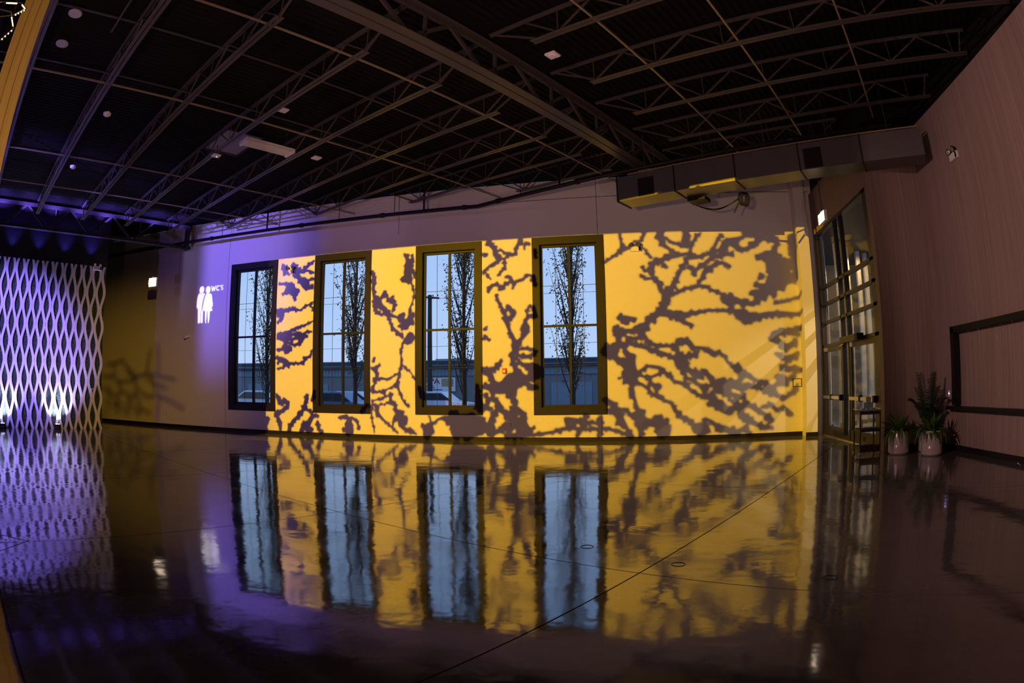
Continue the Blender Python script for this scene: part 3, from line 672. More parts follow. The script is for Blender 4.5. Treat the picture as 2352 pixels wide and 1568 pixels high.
# ================================================================== PROJECTORS (off frame): stencil plates in front of the lamps
def plate_map(L, aim, dist):
    n = (Vector(aim)-L).normalized()
    def f(x, z, y=D):
        d = Vector((x, y, z))-L; return L + d*(dist/d.dot(n))
    return f
STROKES = """-0.16,2.97,0.19,0.12,3.32,0.19,0.42,3.54,0.23,0.53,3.74,0.18,0.59,4,0.21,0.73,4.13,0.18,0.9,4.38,0.14,1.01,4.62,0.13,1.19,4.87,0.13,1.36,5.19,0.12,1.4,5.4,0.11,1.57,5.64,0.11,1.69,5.74,0.08
0.59,4,0.18,0.77,4,0.13,0.99,4.08,0.12,1.12,4.16,0.1,1.41,4.19,0.12,1.57,4.23,0.1,1.78,4.2,0.13,1.91,4.1,0.1,2.12,4.03,0.09,2.27,3.9,0.16,2.4,3.77,0.31,2.61,3.79,0.21,2.88,3.71,0.13,3.09,3.68,0.16,3.23,3.81,0.18,3.43,3.92,0.16
0.45,3.59,0.15,0.7,3.51,0.15,0.96,3.45,0.13,1.22,3.45,0.15,1.48,3.49,0.12,1.83,3.54,0.09,2.14,3.53,0.1,2.41,3.51,0.13,2.67,3.48,0.15,2.85,3.32,0.28,3.07,3.29,0.21,3.48,3.4,0.15,3.9,3.4,0.16,4.31,3.37,0.13,4.74,3.37,0.1
3.29,4.96,0.13,3.6,5.09,0.24,3.86,4.87,0.53,3.92,4.6,0.58,3.82,4.34,0.47,3.66,4.08,0.31,3.38,3.98,0.18,3.05,3.99,0.16
3.45,4.19,0.16,3.18,4.2,0.13
3.41,4.45,0.16,3.3,4.4,0.1
3.9,4.29,0.39,4.19,4.39,0.32,4.48,4.49,0.21
3.72,3.69,0.1,4.05,3.74,0.1,4.37,3.83,0.1,4.77,3.88,0.1
0.47,4.14,0.16,0.42,4.35,0.16,0.27,4.48,0.13,0.23,4.69,0.16,0.29,4.9,0.16,0.48,4.97,0.16,0.72,5.07,0.13,0.93,5.09,0.13,1.18,5.14,0.11
0.22,4.48,0.08,0.09,4.46,0.07,-0.04,4.54,0.1,-0.07,4.6,0.08
0.23,4.72,0.11,0.05,4.7,0.11,-0.04,4.81,0.09
0.48,4.97,0.11,0.61,4.84,0.11,0.68,4.78,0.08
0.22,5.09,0.11,0.05,5.34,0.07,-0.15,5.46,0.07,-0.47,5.35,0.12,-0.63,5.28,0.12,-0.85,5.13,0.09,-1.06,4.99,0.09
-0.58,5.39,0.11,-0.6,5.68,0.07,-0.6,5.96,0.07
-0.25,5.53,0.07,-0.01,5.58,0.08,0.08,5.77,0.12,0.14,5.93,0.14
0.53,5.43,0.13,0.64,5.5,0.11,0.49,5.7,0.16,0.61,5.8,0.13
0.64,5.42,0.11,0.84,5.23,0.12,1.04,5.14,0.11
0.6,5.67,0.08,0.85,5.5,0.09,1.16,5.38,0.13,1.33,5.46,0.19,1.23,5.62,0.19,1.3,5.78,0.16
1.36,5.05,0.16,1.57,5.05,0.13,1.78,5.1,0.11,2,5.2,0.11,2.1,5.38,0.11,2.19,5.57,0.11,2.31,5.67,0.11
2.08,5.2,0.11,2.36,5.27,0.16,2.48,5.46,0.21,2.65,5.51,0.19,2.82,5.56,0.11,3.04,5.66,0.13
2.65,5.48,0.19,2.76,5.26,0.16,3.01,5.23,0.13,3.21,5.39,0.16,3.44,5.49,0.13
1.29,4.77,0.13,1.44,4.66,0.13,1.66,4.78,0.12,1.82,4.91,0.12,1.99,5.04,0.13,2.18,5.06,0.16,2.37,5.11,0.13,2.59,5.13,0.11
1.52,4.24,0.1,1.64,4.44,0.12,1.73,4.6,0.16,1.89,4.72,0.16,2.09,4.85,0.13,2.28,4.87,0.13,2.46,4.76,0.13
1.44,4.63,0.13,1.48,4.52,0.1
2.97,5.72,0.16,3.37,5.6,0.16,3.92,5.46,0.16,3.86,5.19,0.13,3.63,5.11,0.16
3.11,5.74,0.16,3.66,5.73,0.22,4.09,5.81,0.22
4.53,5.62,0.3,4.47,5.08,0.32,4.41,4.68,0.26
0.49,3.46,0.13,0.75,3.43,0.15,0.95,3.32,0.13,1.11,3.21,0.15,1.29,3.16,0.1,1.28,3.07,0.09
-0.73,3.4,0.15,-0.55,3.36,0.23,-0.26,3.36,0.1
-0.86,3.12,0.15,-0.66,3.03,0.15,-0.4,3.03,0.15,-0.22,3.05,0.15
0.55,3.74,0.1,0.71,3.74,0.06
2.8,3.38,0.31,2.82,3.17,0.13
3.67,2.87,0.15,4.01,2.91,0.13,4.57,2.97,0.16
-1.06,2.48,0.33,-0.9,2.5,0.28,-0.75,2.65,0.18,-0.79,2.89,0.13,-0.86,3.04,0.15
-0.98,2.4,0.2,-0.81,2.25,0.15,-0.63,2.11,0.18,-0.45,2.01,0.38,-0.4,1.8,0.33,-0.33,1.65,0.18
-0.64,2.6,0.13,-0.52,2.42,0.13,-0.39,2.26,0.25
-0.75,2.65,0.15,-0.46,2.7,0.13,-0.28,2.64,0.15,-0.05,2.58,0.13,0.2,2.48,0.13,0.51,2.37,0.13,0.71,2.28,0.11,0.92,2.13,0.15,1.04,2,0.28,1.22,1.89,0.15,1.43,1.81,0.15,1.64,1.83,0.18,1.79,1.7,0.13,1.95,1.51,0.15,2.18,1.46,0.33,2.42,1.47,0.2
-0.51,2.78,0.15,-0.28,2.82,0.13,-0.02,2.86,0.13,0.11,2.68,0.11,0.31,2.6,0.15,0.52,2.59,0.11,0.77,2.59,0.11,1.01,2.68,0.18,1.17,2.7,0.18,1.27,2.52,0.11,1.5,2.52,0.1,1.73,2.43,0.13,1.86,2.33,0.15,2.02,2.39,0.1,2.17,2.29,0.1,2.28,2.11,0.09,2.43,1.96,0.13,2.59,1.95,0.2,2.69,1.8,0.13,2.9,1.71,0.13,3.11,1.55,0.1,3.33,1.5,0.15,3.46,1.34,0.28,3.51,1.16,0.15
0.77,2.59,0.13,0.87,2.43,0.13,0.89,2.25,0.13,1.04,2.05,0.28
0.9,2.3,0.15,1.13,2.27,0.15,1.34,2.32,0.15,1.47,2.42,0.1
1.04,1.87,0.13,1.12,1.69,0.11,1.32,1.63,0.13,1.42,1.53,0.1,1.58,1.45,0.13,1.84,1.47,0.11,2.08,1.51,0.2
1.32,1.71,0.1,1.58,1.68,0.1
-0.22,1.88,0.13,-0.04,2,0.1,0.09,2.05,0.09,0.27,2.03,0.09,0.45,1.91,0.11,0.63,1.78,0.13,0.75,1.62,0.1,0.93,1.57,0.11,1.11,1.49,0.14,1.24,1.33,0.1,1.5,1.2,0.11,1.73,1.14,0.13,1.89,1.08,0.2,1.75,0.96,0.18
-0.17,1.8,0.09,0.06,1.72,0.09,0.24,1.79,0.09,0.45,1.86,0.1
0.06,1.72,0.11,0.13,1.56,0.13,0.29,1.48,0.13,0.41,1.48,0.06
-0.3,1.62,0.11,-0.12,1.54,0.1,0.03,1.44,0.11,0.15,1.28,0.11,0.31,1.2,0.13,0.49,1.1,0.1,0.67,1.02,0.1,0.79,0.81,0.13,0.95,0.63,0.15,1.13,0.55,0.13,1.28,0.39,0.13,1.44,0.33,0.31,1.65,0.23,0.23
0.29,1.46,0.1,0.28,1.25,0.11
-0.61,1.68,0.13,-0.43,1.57,0.13,-0.41,1.35,0.18,-0.46,1.27,0.1,-0.33,1.14,0.11,-0.29,0.91,0.11,-0.21,0.78,0.2,-0.16,0.58,0.28,-0.16,0.32,0.18,-0.19,0.12,0.13
-0.79,1.75,0.04,-0.63,1.76,0.08
-1.16,1.16,0.15,-0.95,1.05,0.13,-0.77,0.82,0.15,-0.67,0.53,0.15,-0.52,0.27,0.12,-0.42,0.12,0.13
-1.08,0.87,0.1,-0.88,0.77,0.15,-0.78,0.61,0.15,-0.85,0.46,0.1
-0.75,0.89,0.09,-0.54,0.81,0.11,-0.39,0.66,0.15,-0.19,0.58,0.23
-0.16,0.55,0.26,0.12,0.49,0.23,0.38,0.46,0.31,0.53,0.46,0.2,0.56,0.56,0.13
0.48,0.28,0.38,0.33,0.26,0.28,0.56,0.15,0.15
-1.16,0.36,0.1,-0.86,0.28,0.1,-0.6,0.2,0.12,-0.39,0.12,0.1
1.57,0.53,0.11,1.78,0.5,0.11,1.96,0.34,0.15,2.2,0.26,0.2,2.46,0.15,0.15,2.7,0.24,0.15,2.89,0.13,0.15
1.58,1.4,0.15,1.63,1.19,0.15,1.73,1.22,0.1,1.94,1.34,0.1,2.2,1.23,0.15,2.47,1.19,0.13,2.71,1.11,0.15
1.89,1.08,0.23,1.96,0.93,0.2,2.15,0.8,0.23,2.38,0.81,0.18,2.65,0.88,0.2,2.89,0.9,0.15,3.13,0.74,0.15,3.32,0.63,0.13,3.54,0.47,0.15
2.6,0.78,0.15,2.73,0.6,0.18,2.86,0.49,0.2,3.05,0.38,0.15,3.26,0.3,0.13,3.54,0.24,0.13
2.28,1.17,0.1,2.41,0.97,0.1
2.69,1.75,0.15,2.55,1.52,0.13,2.74,1.41,0.13,2.98,1.41,0.15,3.17,1.4,0.13,3.27,1.29,0.1
2.45,1.5,0.15,2.68,1.31,0.13,2.73,1.11,0.13
3.53,2.72,0.13,3.73,2.84,0.15,4.03,2.86,0.13,4.42,2.8,0.13
3.58,2.69,0.15,3.85,2.58,0.15,3.99,2.42,0.21,4.3,2.62,0.15
3.73,2.28,0.15,3.89,2.17,0.15,4.11,2.16,0.18,4.34,2.26,0.15
3.83,1.94,0.15,4.05,1.83,0.15,4.27,1.87,0.15,4.44,1.82,0.15
3.74,1.64,0.2,3.85,1.5,0.23,4.04,1.57,0.15,4.24,1.72,0.13
3.49,1.29,0.15,3.7,1.13,0.15,3.95,1.07,0.13,4.23,1.23,0.13,4.32,1.41,0.1
3.27,0.84,0.13,3.54,0.88,0.13,3.67,0.72,0.1,3.87,0.81,0.13,4.14,0.6,0.13
-4.44,6.02,0.19,-4.42,5.75,0.17,-4.27,5.55,0.15,-4.17,5.34,0.12,-4.13,5.19,0.11,-4.38,5.06,0.09,-4.55,4.92,0.09,-4.59,4.82,0.08
-4.09,5.52,0.08,-3.96,5.41,0.08,-3.82,5.34,0.09,-3.64,5.35,0.12,-3.61,5.55,0.1,-3.49,5.73,0.15,-3.42,5.96,0.1
-4.15,5.23,0.1,-3.95,5.24,0.08,-3.82,5.34,0.08
-3.97,5.18,0.09,-3.95,4.97,0.09,-4.03,4.88,0.08,-4.16,4.76,0.08
-4.53,4.86,0.06,-4.38,4.65,0.06
-4.45,4.31,0.12,-4.34,4.46,0.12,-4.18,4.5,0.1,-4.08,4.35,0.12,-3.97,4.45,0.1,-3.83,4.54,0.1,-3.63,4.53,0.08,-3.42,4.58,0.08,-3.34,4.72,0.1,-3.2,4.71,0.08,-3.1,4.59,0.14,-3.06,4.4,0.1
-3.93,4.69,0.08,-3.79,4.66,0.1,-3.71,4.47,0.1,-3.71,4.35,0.06
-4.22,4.17,0.1,-4.16,3.99,0.1,-4.06,3.8,0.1,-3.98,3.68,0.12,-3.94,3.48,0.16,-3.88,3.28,0.12,-3.8,3.04,0.1
-3.98,3.68,0.1,-3.84,3.8,0.14,-3.74,3.67,0.12,-3.76,3.51,0.1,-3.94,3.42,0.12
-3.46,3.03,0.1,-3.36,3.22,0.18,-3.38,3.42,0.12,-3.24,3.54,0.12,-3.08,3.53,0.16,-3.11,3.77,0.1,-3.27,3.81,0.08,-3.33,3.66,0.1
-3.06,5.42,0.12,-3.05,5.21,0.1
-4.58,3.2,0.1,-4.5,3.28,0.06
-4.59,5.4,0.12,-4.51,5.38,0.12
-3.37,5.48,0.07,-3.39,5.64,0.06,-3.24,5.63,0.12
-7.29,3.21,0.11,-7.13,3.07,0.11
-3.79,3.05,0.13,-3.66,2.73,0.16,-3.63,2.6,0.16,-3.77,2.47,0.16,-3.74,2.26,0.16,-3.67,2.05,0.16,-3.64,1.87,0.24,-3.78,1.68,0.34,-3.89,1.5,0.31,-4.18,1.45,0.24,-4.43,1.51,0.16,-4.59,1.56,0.16
-3.66,2.73,0.14,-3.44,2.96,0.13,-3.28,3.11,0.1
-3.63,2.44,0.1,-3.37,2.38,0.13,-3.16,2.43,0.12,-3.07,2.53,0.13
-3.53,2.6,0.08,-3.36,2.62,0.1,-3.15,2.59,0.1
-3.66,2.36,0.1,-3.5,2.2,0.1,-3.32,2.07,0.16,-3.08,2.09,0.21,-2.98,1.88,0.18
-3.64,1.76,0.31,-3.38,1.76,0.23,-3.14,1.83,0.23,-2.98,2.01,0.21
-3.3,1.57,0.16,-3.09,1.52,0.16
-3.78,1.66,0.26,-3.86,1.4,0.24,-3.75,1.19,0.16,-3.68,1.08,0.16,-3.76,0.87,0.18,-3.87,0.69,0.16
-4.61,2.04,0.16,-4.37,2.03,0.15,-4.18,2.14,0.13,-4.09,2.29,0.12
-4.42,1.96,0.16,-4.34,1.72,0.16,-4.37,1.51,0.18
-4.32,1.43,0.16,-4.35,1.24,0.13,-4.19,1.08,0.16,-4.11,0.95,0.16,-4.24,0.87,0.16,-4.38,0.66,0.16,-4.47,0.45,0.16,-4.39,0.21,0.21
-4.59,1.32,0.11,-4.43,1.19,0.11,-4.57,0.95,0.16,-4.38,0.93,0.11
-4.05,0.85,0.16,-3.87,0.66,0.16,-3.6,0.85,0.21,-3.44,0.77,0.16
-4.33,0.24,0.16,-4.06,0.34,0.16,-3.82,0.45,0.24,-3.52,0.5,0.29,-3.41,0.64,0.16
-3.47,0.29,0.32,-3.26,0.29,0.16,-3.15,0.43,0.07
-3.93,0.16,0.19,-3.53,0.16,0.16,-3.1,0.19,0.1,-2.6,0.27,0.1,-2.34,0.35,0.13,-2.05,0.37,0.12,-1.69,0.34,0.1,-1.38,0.34,0.12,-1.05,0.36,0.1
-2.23,0.58,0.21,-2.05,0.6,0.16,-2,0.39,0.1
-2.03,0.6,0.13,-1.77,0.55,0.13,-1.56,0.52,0.1,-1.3,0.49,0.12
-1.71,0.7,0.15,-1.74,0.5,0.13,-1.85,0.29,0.13,-1.95,0.16,0.13
-1.28,0.67,0.13,-1.28,0.36,0.15,-1.33,0.16,0.15
-5.66,0.6,0.32,-5.27,0.5,0.59,-4.93,0.47,0.54,-4.74,0.39,0.48
-5.44,0.31,0.43,-5.02,0.26,0.38,-4.71,0.61,0.21
-6.5,0.45,0.11,-6.35,0.29,0.25,-6.33,0.15,0.3
-6.26,0.7,0.05,-6.21,0.4,0.11,-6.29,0.26,0.16
-6.21,0.4,0.05,-6.03,0.6,0.07,-5.77,0.68,0.14
-4.55,2.99,0.13,-4.44,2.88,0.08
-6.57,1.52,0.14,-6.52,1.25,0.11
-4.71,0.9,0.27,-4.78,1.3,0.19,-4.81,1.56,0.16
-10.33,5.62,0.09,-10.58,5.45,0.13,-10.77,5.31,0.13,-10.98,5.35,0.22,-11.12,5.54,0.2
-11.55,5.57,0.16,-11.43,5.37,0.2,-11.29,5.27,0.11
-11.11,5.34,0.15,-10.94,5.15,0.13,-10.83,5.02,0.15,-10.65,4.87,0.26,-10.52,4.76,0.17,-10.32,4.75,0.11
-10.77,5.31,0.09,-10.52,5.32,0.09,-10.31,5.24,0.09
-10.6,4.98,0.13,-10.4,5.01,0.09,-10.3,5.02,0.09
-11.67,4.95,0.09,-11.35,4.95,0.11,-11.11,4.86,0.19,-11.13,4.69,0.26,-11.02,4.54,0.19,-11.01,4.38,0.09
-11.13,4.67,0.13,-11.34,4.66,0.11,-11.52,4.61,0.09
-11.42,4.67,0.09,-11.37,4.8,0.07,-11.3,4.92,0.09
-10.92,4.7,0.13,-10.92,4.55,0.09
-11.71,4.06,0.13,-11.6,3.97,0.24,-11.54,3.83,0.13,-11.67,3.65,0.09
-11.6,4.01,0.13,-11.29,4.06,0.13,-11.05,4.09,0.13,-10.77,4.03,0.07,-10.62,4.15,0.07,-10.42,4.2,0.08,-10.27,4.28,0.06
-10.4,4.18,0.06,-10.29,4.05,0.06,-10.34,3.99,0.04
-11.66,3.24,0.13,-11.37,3.29,0.17,-11.11,3.37,0.11,-10.91,3.47,0.11,-10.68,3.52,0.08,-10.48,3.58,0.07,-10.26,3.67,0.05
-11.37,3.21,0.13,-11,3.26,0.13,-10.75,3.19,0.15,-10.5,3.33,0.08,-10.32,3.32,0.08
-8.16,5.1,0.12,-8.08,4.85,0.14,-8.12,4.57,0.12,-8.07,4.3,0.12,-7.98,4.16,0.22,-7.83,4.27,0.12,-7.74,4.44,0.1,-7.68,4.48,0.06
-7.98,4.14,0.16,-8.04,3.94,0.12,-7.95,3.82,0.12,-7.8,3.73,0.08
-7.68,4.38,0.08,-7.59,4.18,0.12,-7.41,4.29,0.05
-7.59,4.18,0.12,-7.43,4.17,0.14,-7.39,4.01,0.12,-7.45,3.85,0.09
-7.93,3.98,0.08,-7.71,3.91,0.16,-7.58,3.78,0.12,-7.38,3.69,0.08,-7.21,3.61,0.12
-7.71,3.91,0.16,-7.62,3.74,0.12,-7.53,3.54,0.08,-7.45,3.34,0.12,-7.36,3.26,0.1,-7.19,3.14,0.08,-7.12,3.02,0.08
-7.09,3.72,0.14,-7.19,3.57,0.18,-7.04,3.5,0.14,-6.85,3.63,0.16,-6.77,3.73,0.12
-7.23,3.39,0.1,-7.06,3.33,0.12,-6.94,3.4,0.12,-6.83,3.52,0.16
-6.89,3.11,0.17,-6.85,2.99,0.19
-6.85,3.71,0.08,-6.9,3.87,0.08,-6.82,4.04,0.06,-6.75,4.23,0.05,-6.75,4.37,0.06,-6.78,4.49,0.06,-6.84,4.65,0.07,-6.91,4.81,0.18,-6.96,5.02,0.26,-6.98,5.22,0.22,-6.96,5.4,0.12,-7.07,5.55,0.12
-6.91,4.81,0.14,-7.14,4.87,0.08,-7.14,4.73,0.08,-7.01,4.76,0.06
-6.79,5.05,0.12,-6.74,4.84,0.08
-6.79,5.33,0.1,-6.84,5.53,0.1
-11.64,3.17,0.15,-11.4,3.09,0.15,-11.07,3.11,0.1,-10.75,3.14,0.12,-10.49,3.18,0.12
-11.37,2.99,0.12,-11.27,2.75,0.27,-11.42,2.78,0.12,-11.67,2.78,0.1
-11.34,3.04,0.1,-11.01,2.91,0.1,-10.77,2.95,0.12,-10.66,3.09,0.1
-11.69,2.51,0.12,-11.48,2.46,0.15,-11.33,2.29,0.17,-11.12,2.31,0.12,-10.88,2.32,0.07,-10.65,2.31,0.1,-10.54,2.47,0.12,-10.37,2.54,0.09,-10.28,2.73,0.07
-11.66,2.15,0.07,-11.45,2.17,0.07,-11.3,2.27,0.12,-11.18,2.17,0.07
-11.6,2.44,0.1,-11.63,2.29,0.07
-8.05,2.43,0.1,-8.12,2.34,0.06
-8.15,2.14,0.09,-8.02,2.05,0.13,-8,2.18,0.09,-7.87,2.21,0.08
-8,2.03,0.13,-7.95,1.87,0.09,-8.07,1.76,0.11,-7.82,1.82,0.1,-7.63,1.8,0.06,-7.38,1.9,0.06,-7.23,1.98,0.08,-7.16,2.17,0.09,-7.16,2.44,0.06,-7.16,2.66,0.06,-7.11,2.86,0.09,-6.99,2.97,0.18,-6.87,2.94,0.18,-6.87,3.1,0.22
-7.16,2.24,0.09,-6.99,2.11,0.06,-6.83,1.97,0.05,-6.73,1.77,0.04
-7.21,1.98,0.07,-7.28,1.75,0.09,-7.31,1.64,0.13,-7.24,1.47,0.08,-7.14,1.22,0.07,-7.02,1.05,0.09,-6.93,0.98,0.09
-7.36,1.62,0.07,-7.58,1.51,0.06,-7.78,1.44,0.07,-7.98,1.4,0.08,-8.13,1.47,0.14,-8.05,1.65,0.07,-8,1.78,0.07
-7.73,1.42,0.09,-7.68,1.27,0.09,-7.9,1.2,0.06,-8.15,1.13,0.05
-7.53,1.36,0.11,-7.51,1.16,0.11,-7.41,1.05,0.13,-7.63,1.07,0.04,-7.98,0.99,0.06,-8.13,1.04,0.09
-7.41,1.05,0.11,-7.32,0.87,0.11,-7.2,0.69,0.31,-7.18,0.45,0.18,-7.11,0.34,0.13,-6.92,0.25,0.13,-6.7,0.17,0.07
-7.29,0.69,0.09,-7.42,0.51,0.06,-7.47,0.35,0.08
-7.98,0.97,0.13,-7.96,0.77,0.13,-7.79,0.59,0.09,-7.54,0.4,0.07,-7.3,0.18,0.06
-8.16,0.97,0.11,-8.16,0.7,0.06,-8.11,0.43,0.05,-8.07,0.18,0.05
-11.69,1.27,0.15,-11.57,1.05,0.17,-11.33,1.06,0.14,-11.21,1.06,0.1,-11.24,0.87,0.12,-11.42,0.82,0.12,-11.64,0.66,0.17
-11.73,0.66,0.15,-11.55,0.37,0.15,-11.56,0.16,0.12
-10.48,1.29,0.14,-10.54,1.07,0.14,-10.6,0.88,0.14,-10.78,0.64,0.14,-11.01,0.47,0.14,-11.16,0.27,0.15,-11.23,0.12,0.12
-10.54,0.86,0.09,-10.4,0.79,0.12,-10.23,0.65,0.09,-10.38,0.44,0.14,-10.5,0.29,0.21,-10.44,0.15,0.21
-10.09,0.63,0.12,-10.21,0.65,0.09
-10.1,0.42,0.14,-10.05,0.21,0.14,-9.91,0.12,0.09
-10.61,0.41,0.14,-10.73,0.14,0.14
-9.28,0.61,0.12,-9.04,0.66,0.12,-8.93,0.5,0.16,-8.99,0.34,0.14,-8.91,0.23,0.28,-9.15,0.24,0.14
-8.83,0.62,0.09,-8.65,0.46,0.09,-8.6,0.28,0.09
-12.35,0.59,0.37,-12.17,0.35,0.25,-12.3,0.22,0.3
-8.28,1.01,0.11,-8.49,0.81,0.14
-10.28,1.15,0.14,-10.2,1.41,0.12"""
def jag(cx, cz, r, n=9):
    a0 = random.random()*6.28
    return [(cx+math.cos(a0+2*math.pi*k/n)*r*random.uniform(0.70,1.25), cz+math.sin(a0+2*math.pi*k/n)*r*random.uniform(0.70,1.25)) for k in range(n)]
def stencil(strokes, f, jitter=True):
    mb_ = MB()
    def face(poly): b = len(mb_.v); mb_.v += [tuple(f(*p)) for p in poly]; mb_.f.append(tuple(range(b, b+len(poly))))
    for s in strokes:
        pts = [s[i:i+3] for i in range(0, len(s), 3)]
        for i, (x, z, w) in enumerate(pts):
            face(jag(x, z, w*0.58, 9) if jitter else jag(x, z, w*0.45, 8))
            if i+1 < len(pts):
                x2, z2, w2 = pts[i+1]; d = math.hypot(x2-x, z2-z)
                if d < 1e-4: continue
                nx, nz = -(z2-z)/d, (x2-x)/d
                k = 0.50
                face([(x+nx*w*k, z+nz*w*k), (x-nx*w*k, z-nz*w*k), (x2-nx*w2*k, z2-nz*w2*k), (x2+nx*w2*k, z2+nz*w2*k)])
                if jitter:
                    for q in range(int(d/0.11)+1):
                        t = random.random(); ww = w+(w2-w)*t; sg = random.choice((-1,1))
                        cx, cz = x+(x2-x)*t+nx*sg*ww*0.5, z+(z2-z)*t+nz*sg*ww*0.5
                        face(jag(cx, cz, min(0.12, max(0.045, ww*random.uniform(0.28,0.62))), 6))
    return mb_
def frame_quads(mb_, f, x0, x1, z0, z1, ml, mr, mt, mbm):
    for q in ([(x0-ml,z0-mbm),(x0,z0-mbm),(x0,z1+mt),(x0-ml,z1+mt)], [(x1,z0-mbm),(x1+mr,z0-mbm),(x1+mr,z1+mt),(x1,z1+mt)],
              [(x0,z1),(x1,z1),(x1,z1+mt),(x0,z1+mt)], [(x0,z0-mbm),(x1,z0-mbm),(x1,z0),(x0,z0)]):
        b = len(mb_.v); mb_.v += [tuple(f(*p)) for p in q]; mb_.f.append((b,b+1,b+2,b+3))
def housing(root, L, aim):
    n = (Vector(aim)-L).normalized(); b = MB().tube([L-n*0.55, L-n*0.06], 0.11, 16).build('lamp_housing', 'black', root); b.location = -root.location
    y = MB().tube([L-n*0.3+Vector((0,0,0.1)), Vector((L.x-n.x*0.3, L.y-n.y*0.3, ZD))], 0.02, 8).build('clamp_stem', 'black', root); y.location = -root.location
SK = [[float(v) for v in l.split(',')] for l in STROKES.strip().split('\n')]
aim = (-2.5, D, 2.8); f = plate_map(GOBO_L, aim, 1.0)
gp = empty('branch_projector', GOBO_L, 0, 'black stage projector with a branch-pattern plate, out of the picture at left', 'projector')
m_ = stencil(SK, f); frame_quads(m_, f, -12.15, 6.2, -1.2, 5.80, 3.6, 6.0, 9.0, 10.0)
o = m_.build('pattern_plate', 'black', gp, fix=False); o.location = -gp.location; housing(gp, GOBO_L, aim)
aim = (-18.6, D, 1.2); f = plate_map(CRK_L, aim, 0.8)
CK = """-21.16,1.85,0.11,-20.37,1.84,0.11,-20.08,1.65,0.11,-19.18,1.65,0.11,-18.81,1.86,0.11,-18.18,1.97,0.11,-16.52,1.76,0.11
-20.37,1.84,0.11,-20.27,2.36,0.11,-19.76,2.53,0.11,-19.47,2.22,0.11,-19.3,1.96,0.11,-18.81,1.77,0.11
-20.86,2.33,0.11,-20.27,2.39,0.11,-19.76,2.51,0.11,-19.36,2.16,0.11,-18.86,1.83,0.11
-18.18,1.97,0.11,-18.09,2.51,0.11,-18,2.89,0.11
-18.81,1.77,0.11,-18.86,1.37,0.11,-18.86,1.05,0.11,-18.65,0.92,0.11,-18.72,0.3,0.11
-18.18,1.8,0.11,-17.57,1.59,0.11,-16.99,1.41,0.11
-17.77,1.55,0.11,-17.38,1.15,0.11,-17.53,0.77,0.11,-17.6,0.16,0.11
-20.08,1.65,0.11,-19.79,1.26,0.11,-19.13,1.07,0.11,-18.86,1.08,0.11
-19.79,1.26,0.11,-20.02,1.18,0.11,-20.14,0.74,0.11,-20.1,0.34,0.11
-18.81,1.41,0.11,-18.28,1.1,0.11,-17.58,1.11,0.11
-21.22,1.4,0.11,-20.67,1.24,0.11,-20.2,1.04,0.11
-20.67,1.47,0.11,-20.73,0.99,0.11,-20.26,0.67,0.11,-19.98,0.41,0.11
-20.98,0.81,0.11,-20.56,0.45,0.11
-20.03,0.85,0.11,-19.58,0.49,0.11,-19.48,0.3,0.11
-19.41,0.9,0.11,-19.31,0.37,0.11
-19.35,0.97,0.11,-18.77,0.46,0.11
-18.6,0.63,0.11,-17.99,0.43,0.11
-21.23,0.42,0.11,-20.87,0.16,0.11
-17.38,1.12,0.11,-16.71,0.92,0.11,-16.08,0.69,0.11
-17.56,3.11,0.11,-17.48,2.28,0.11,-17.53,1.97,0.11"""
cp = empty('crackle_projector', CRK_L, 0, 'black stage projector with a crackle-pattern plate, out of the picture at left', 'projector')
o = stencil([[float(v) for v in l.split(',')] for l in CK.strip().split('\n')], f, False).build('pattern_plate', 'black', cp, fix=False); o.location = -cp.location; housing(cp, CRK_L, aim)
# barn door of the violet wash: cuts the beam along a vertical line
vp = empty('violet_wash_light', VIO_L, 0, 'black stage wash light with a barn door, out of the picture at left', 'projector')
vd = [VIO_L+(Vector((-15.25, D, z))-VIO_L).normalized()*0.5 for z in (-2.0, 9.5)]
lx = Vector((-0.6, 0, 0)); q_ = [vd[0]-VIO_L, vd[1]-VIO_L, vd[1]-VIO_L+lx, vd[0]-VIO_L+lx]
MB().add([tuple(v) for v in q_]+[tuple(v+Vector((0,0.01,0))) for v in q_], [(0,1,2,3),(7,6,5,4),(0,4,5,1),(1,5,6,2),(2,6,7,3),(3,7,4,0)]).build('barn_door', 'black', vp)
housing(vp, VIO_L, (-13.6, D, 5.2))
# washroom sign: a plate with the figures and letters cut out
aim = (-14.85, D, 4.5); f = plate_map(WC_L, aim, 0.6)
def ring(cx, cz, rx, rz, n=24): return [(cx+rx*math.cos(2*math.pi*k/n), cz+rz*math.sin(2*math.pi*k/n)) for k in range(n)]
def thick(pts, w):
    L_, R_ = [], []
    for i, p in enumerate(pts):
        a = pts[max(i-1,0)]; b = pts[min(i+1,len(pts)-1)]; d = math.hypot(b[0]-a[0], b[1]-a[1]); nx, nz = -(b[1]-a[1])/d*w/2, (b[0]-a[0])/d*w/2
        L_.append((p[0]+nx, p[1]+nz)); R_.append((p[0]-nx, p[1]-nz))
    return L_+R_[::-1]
def arc(cx, cz, rx, rz, a0, a1, n=12): return [(cx+rx*math.cos(math.radians(a0+(a1-a0)*k/n)), cz+rz*math.sin(math.radians(a0+(a1-a0)*k/n))) for k in range(n+1)]
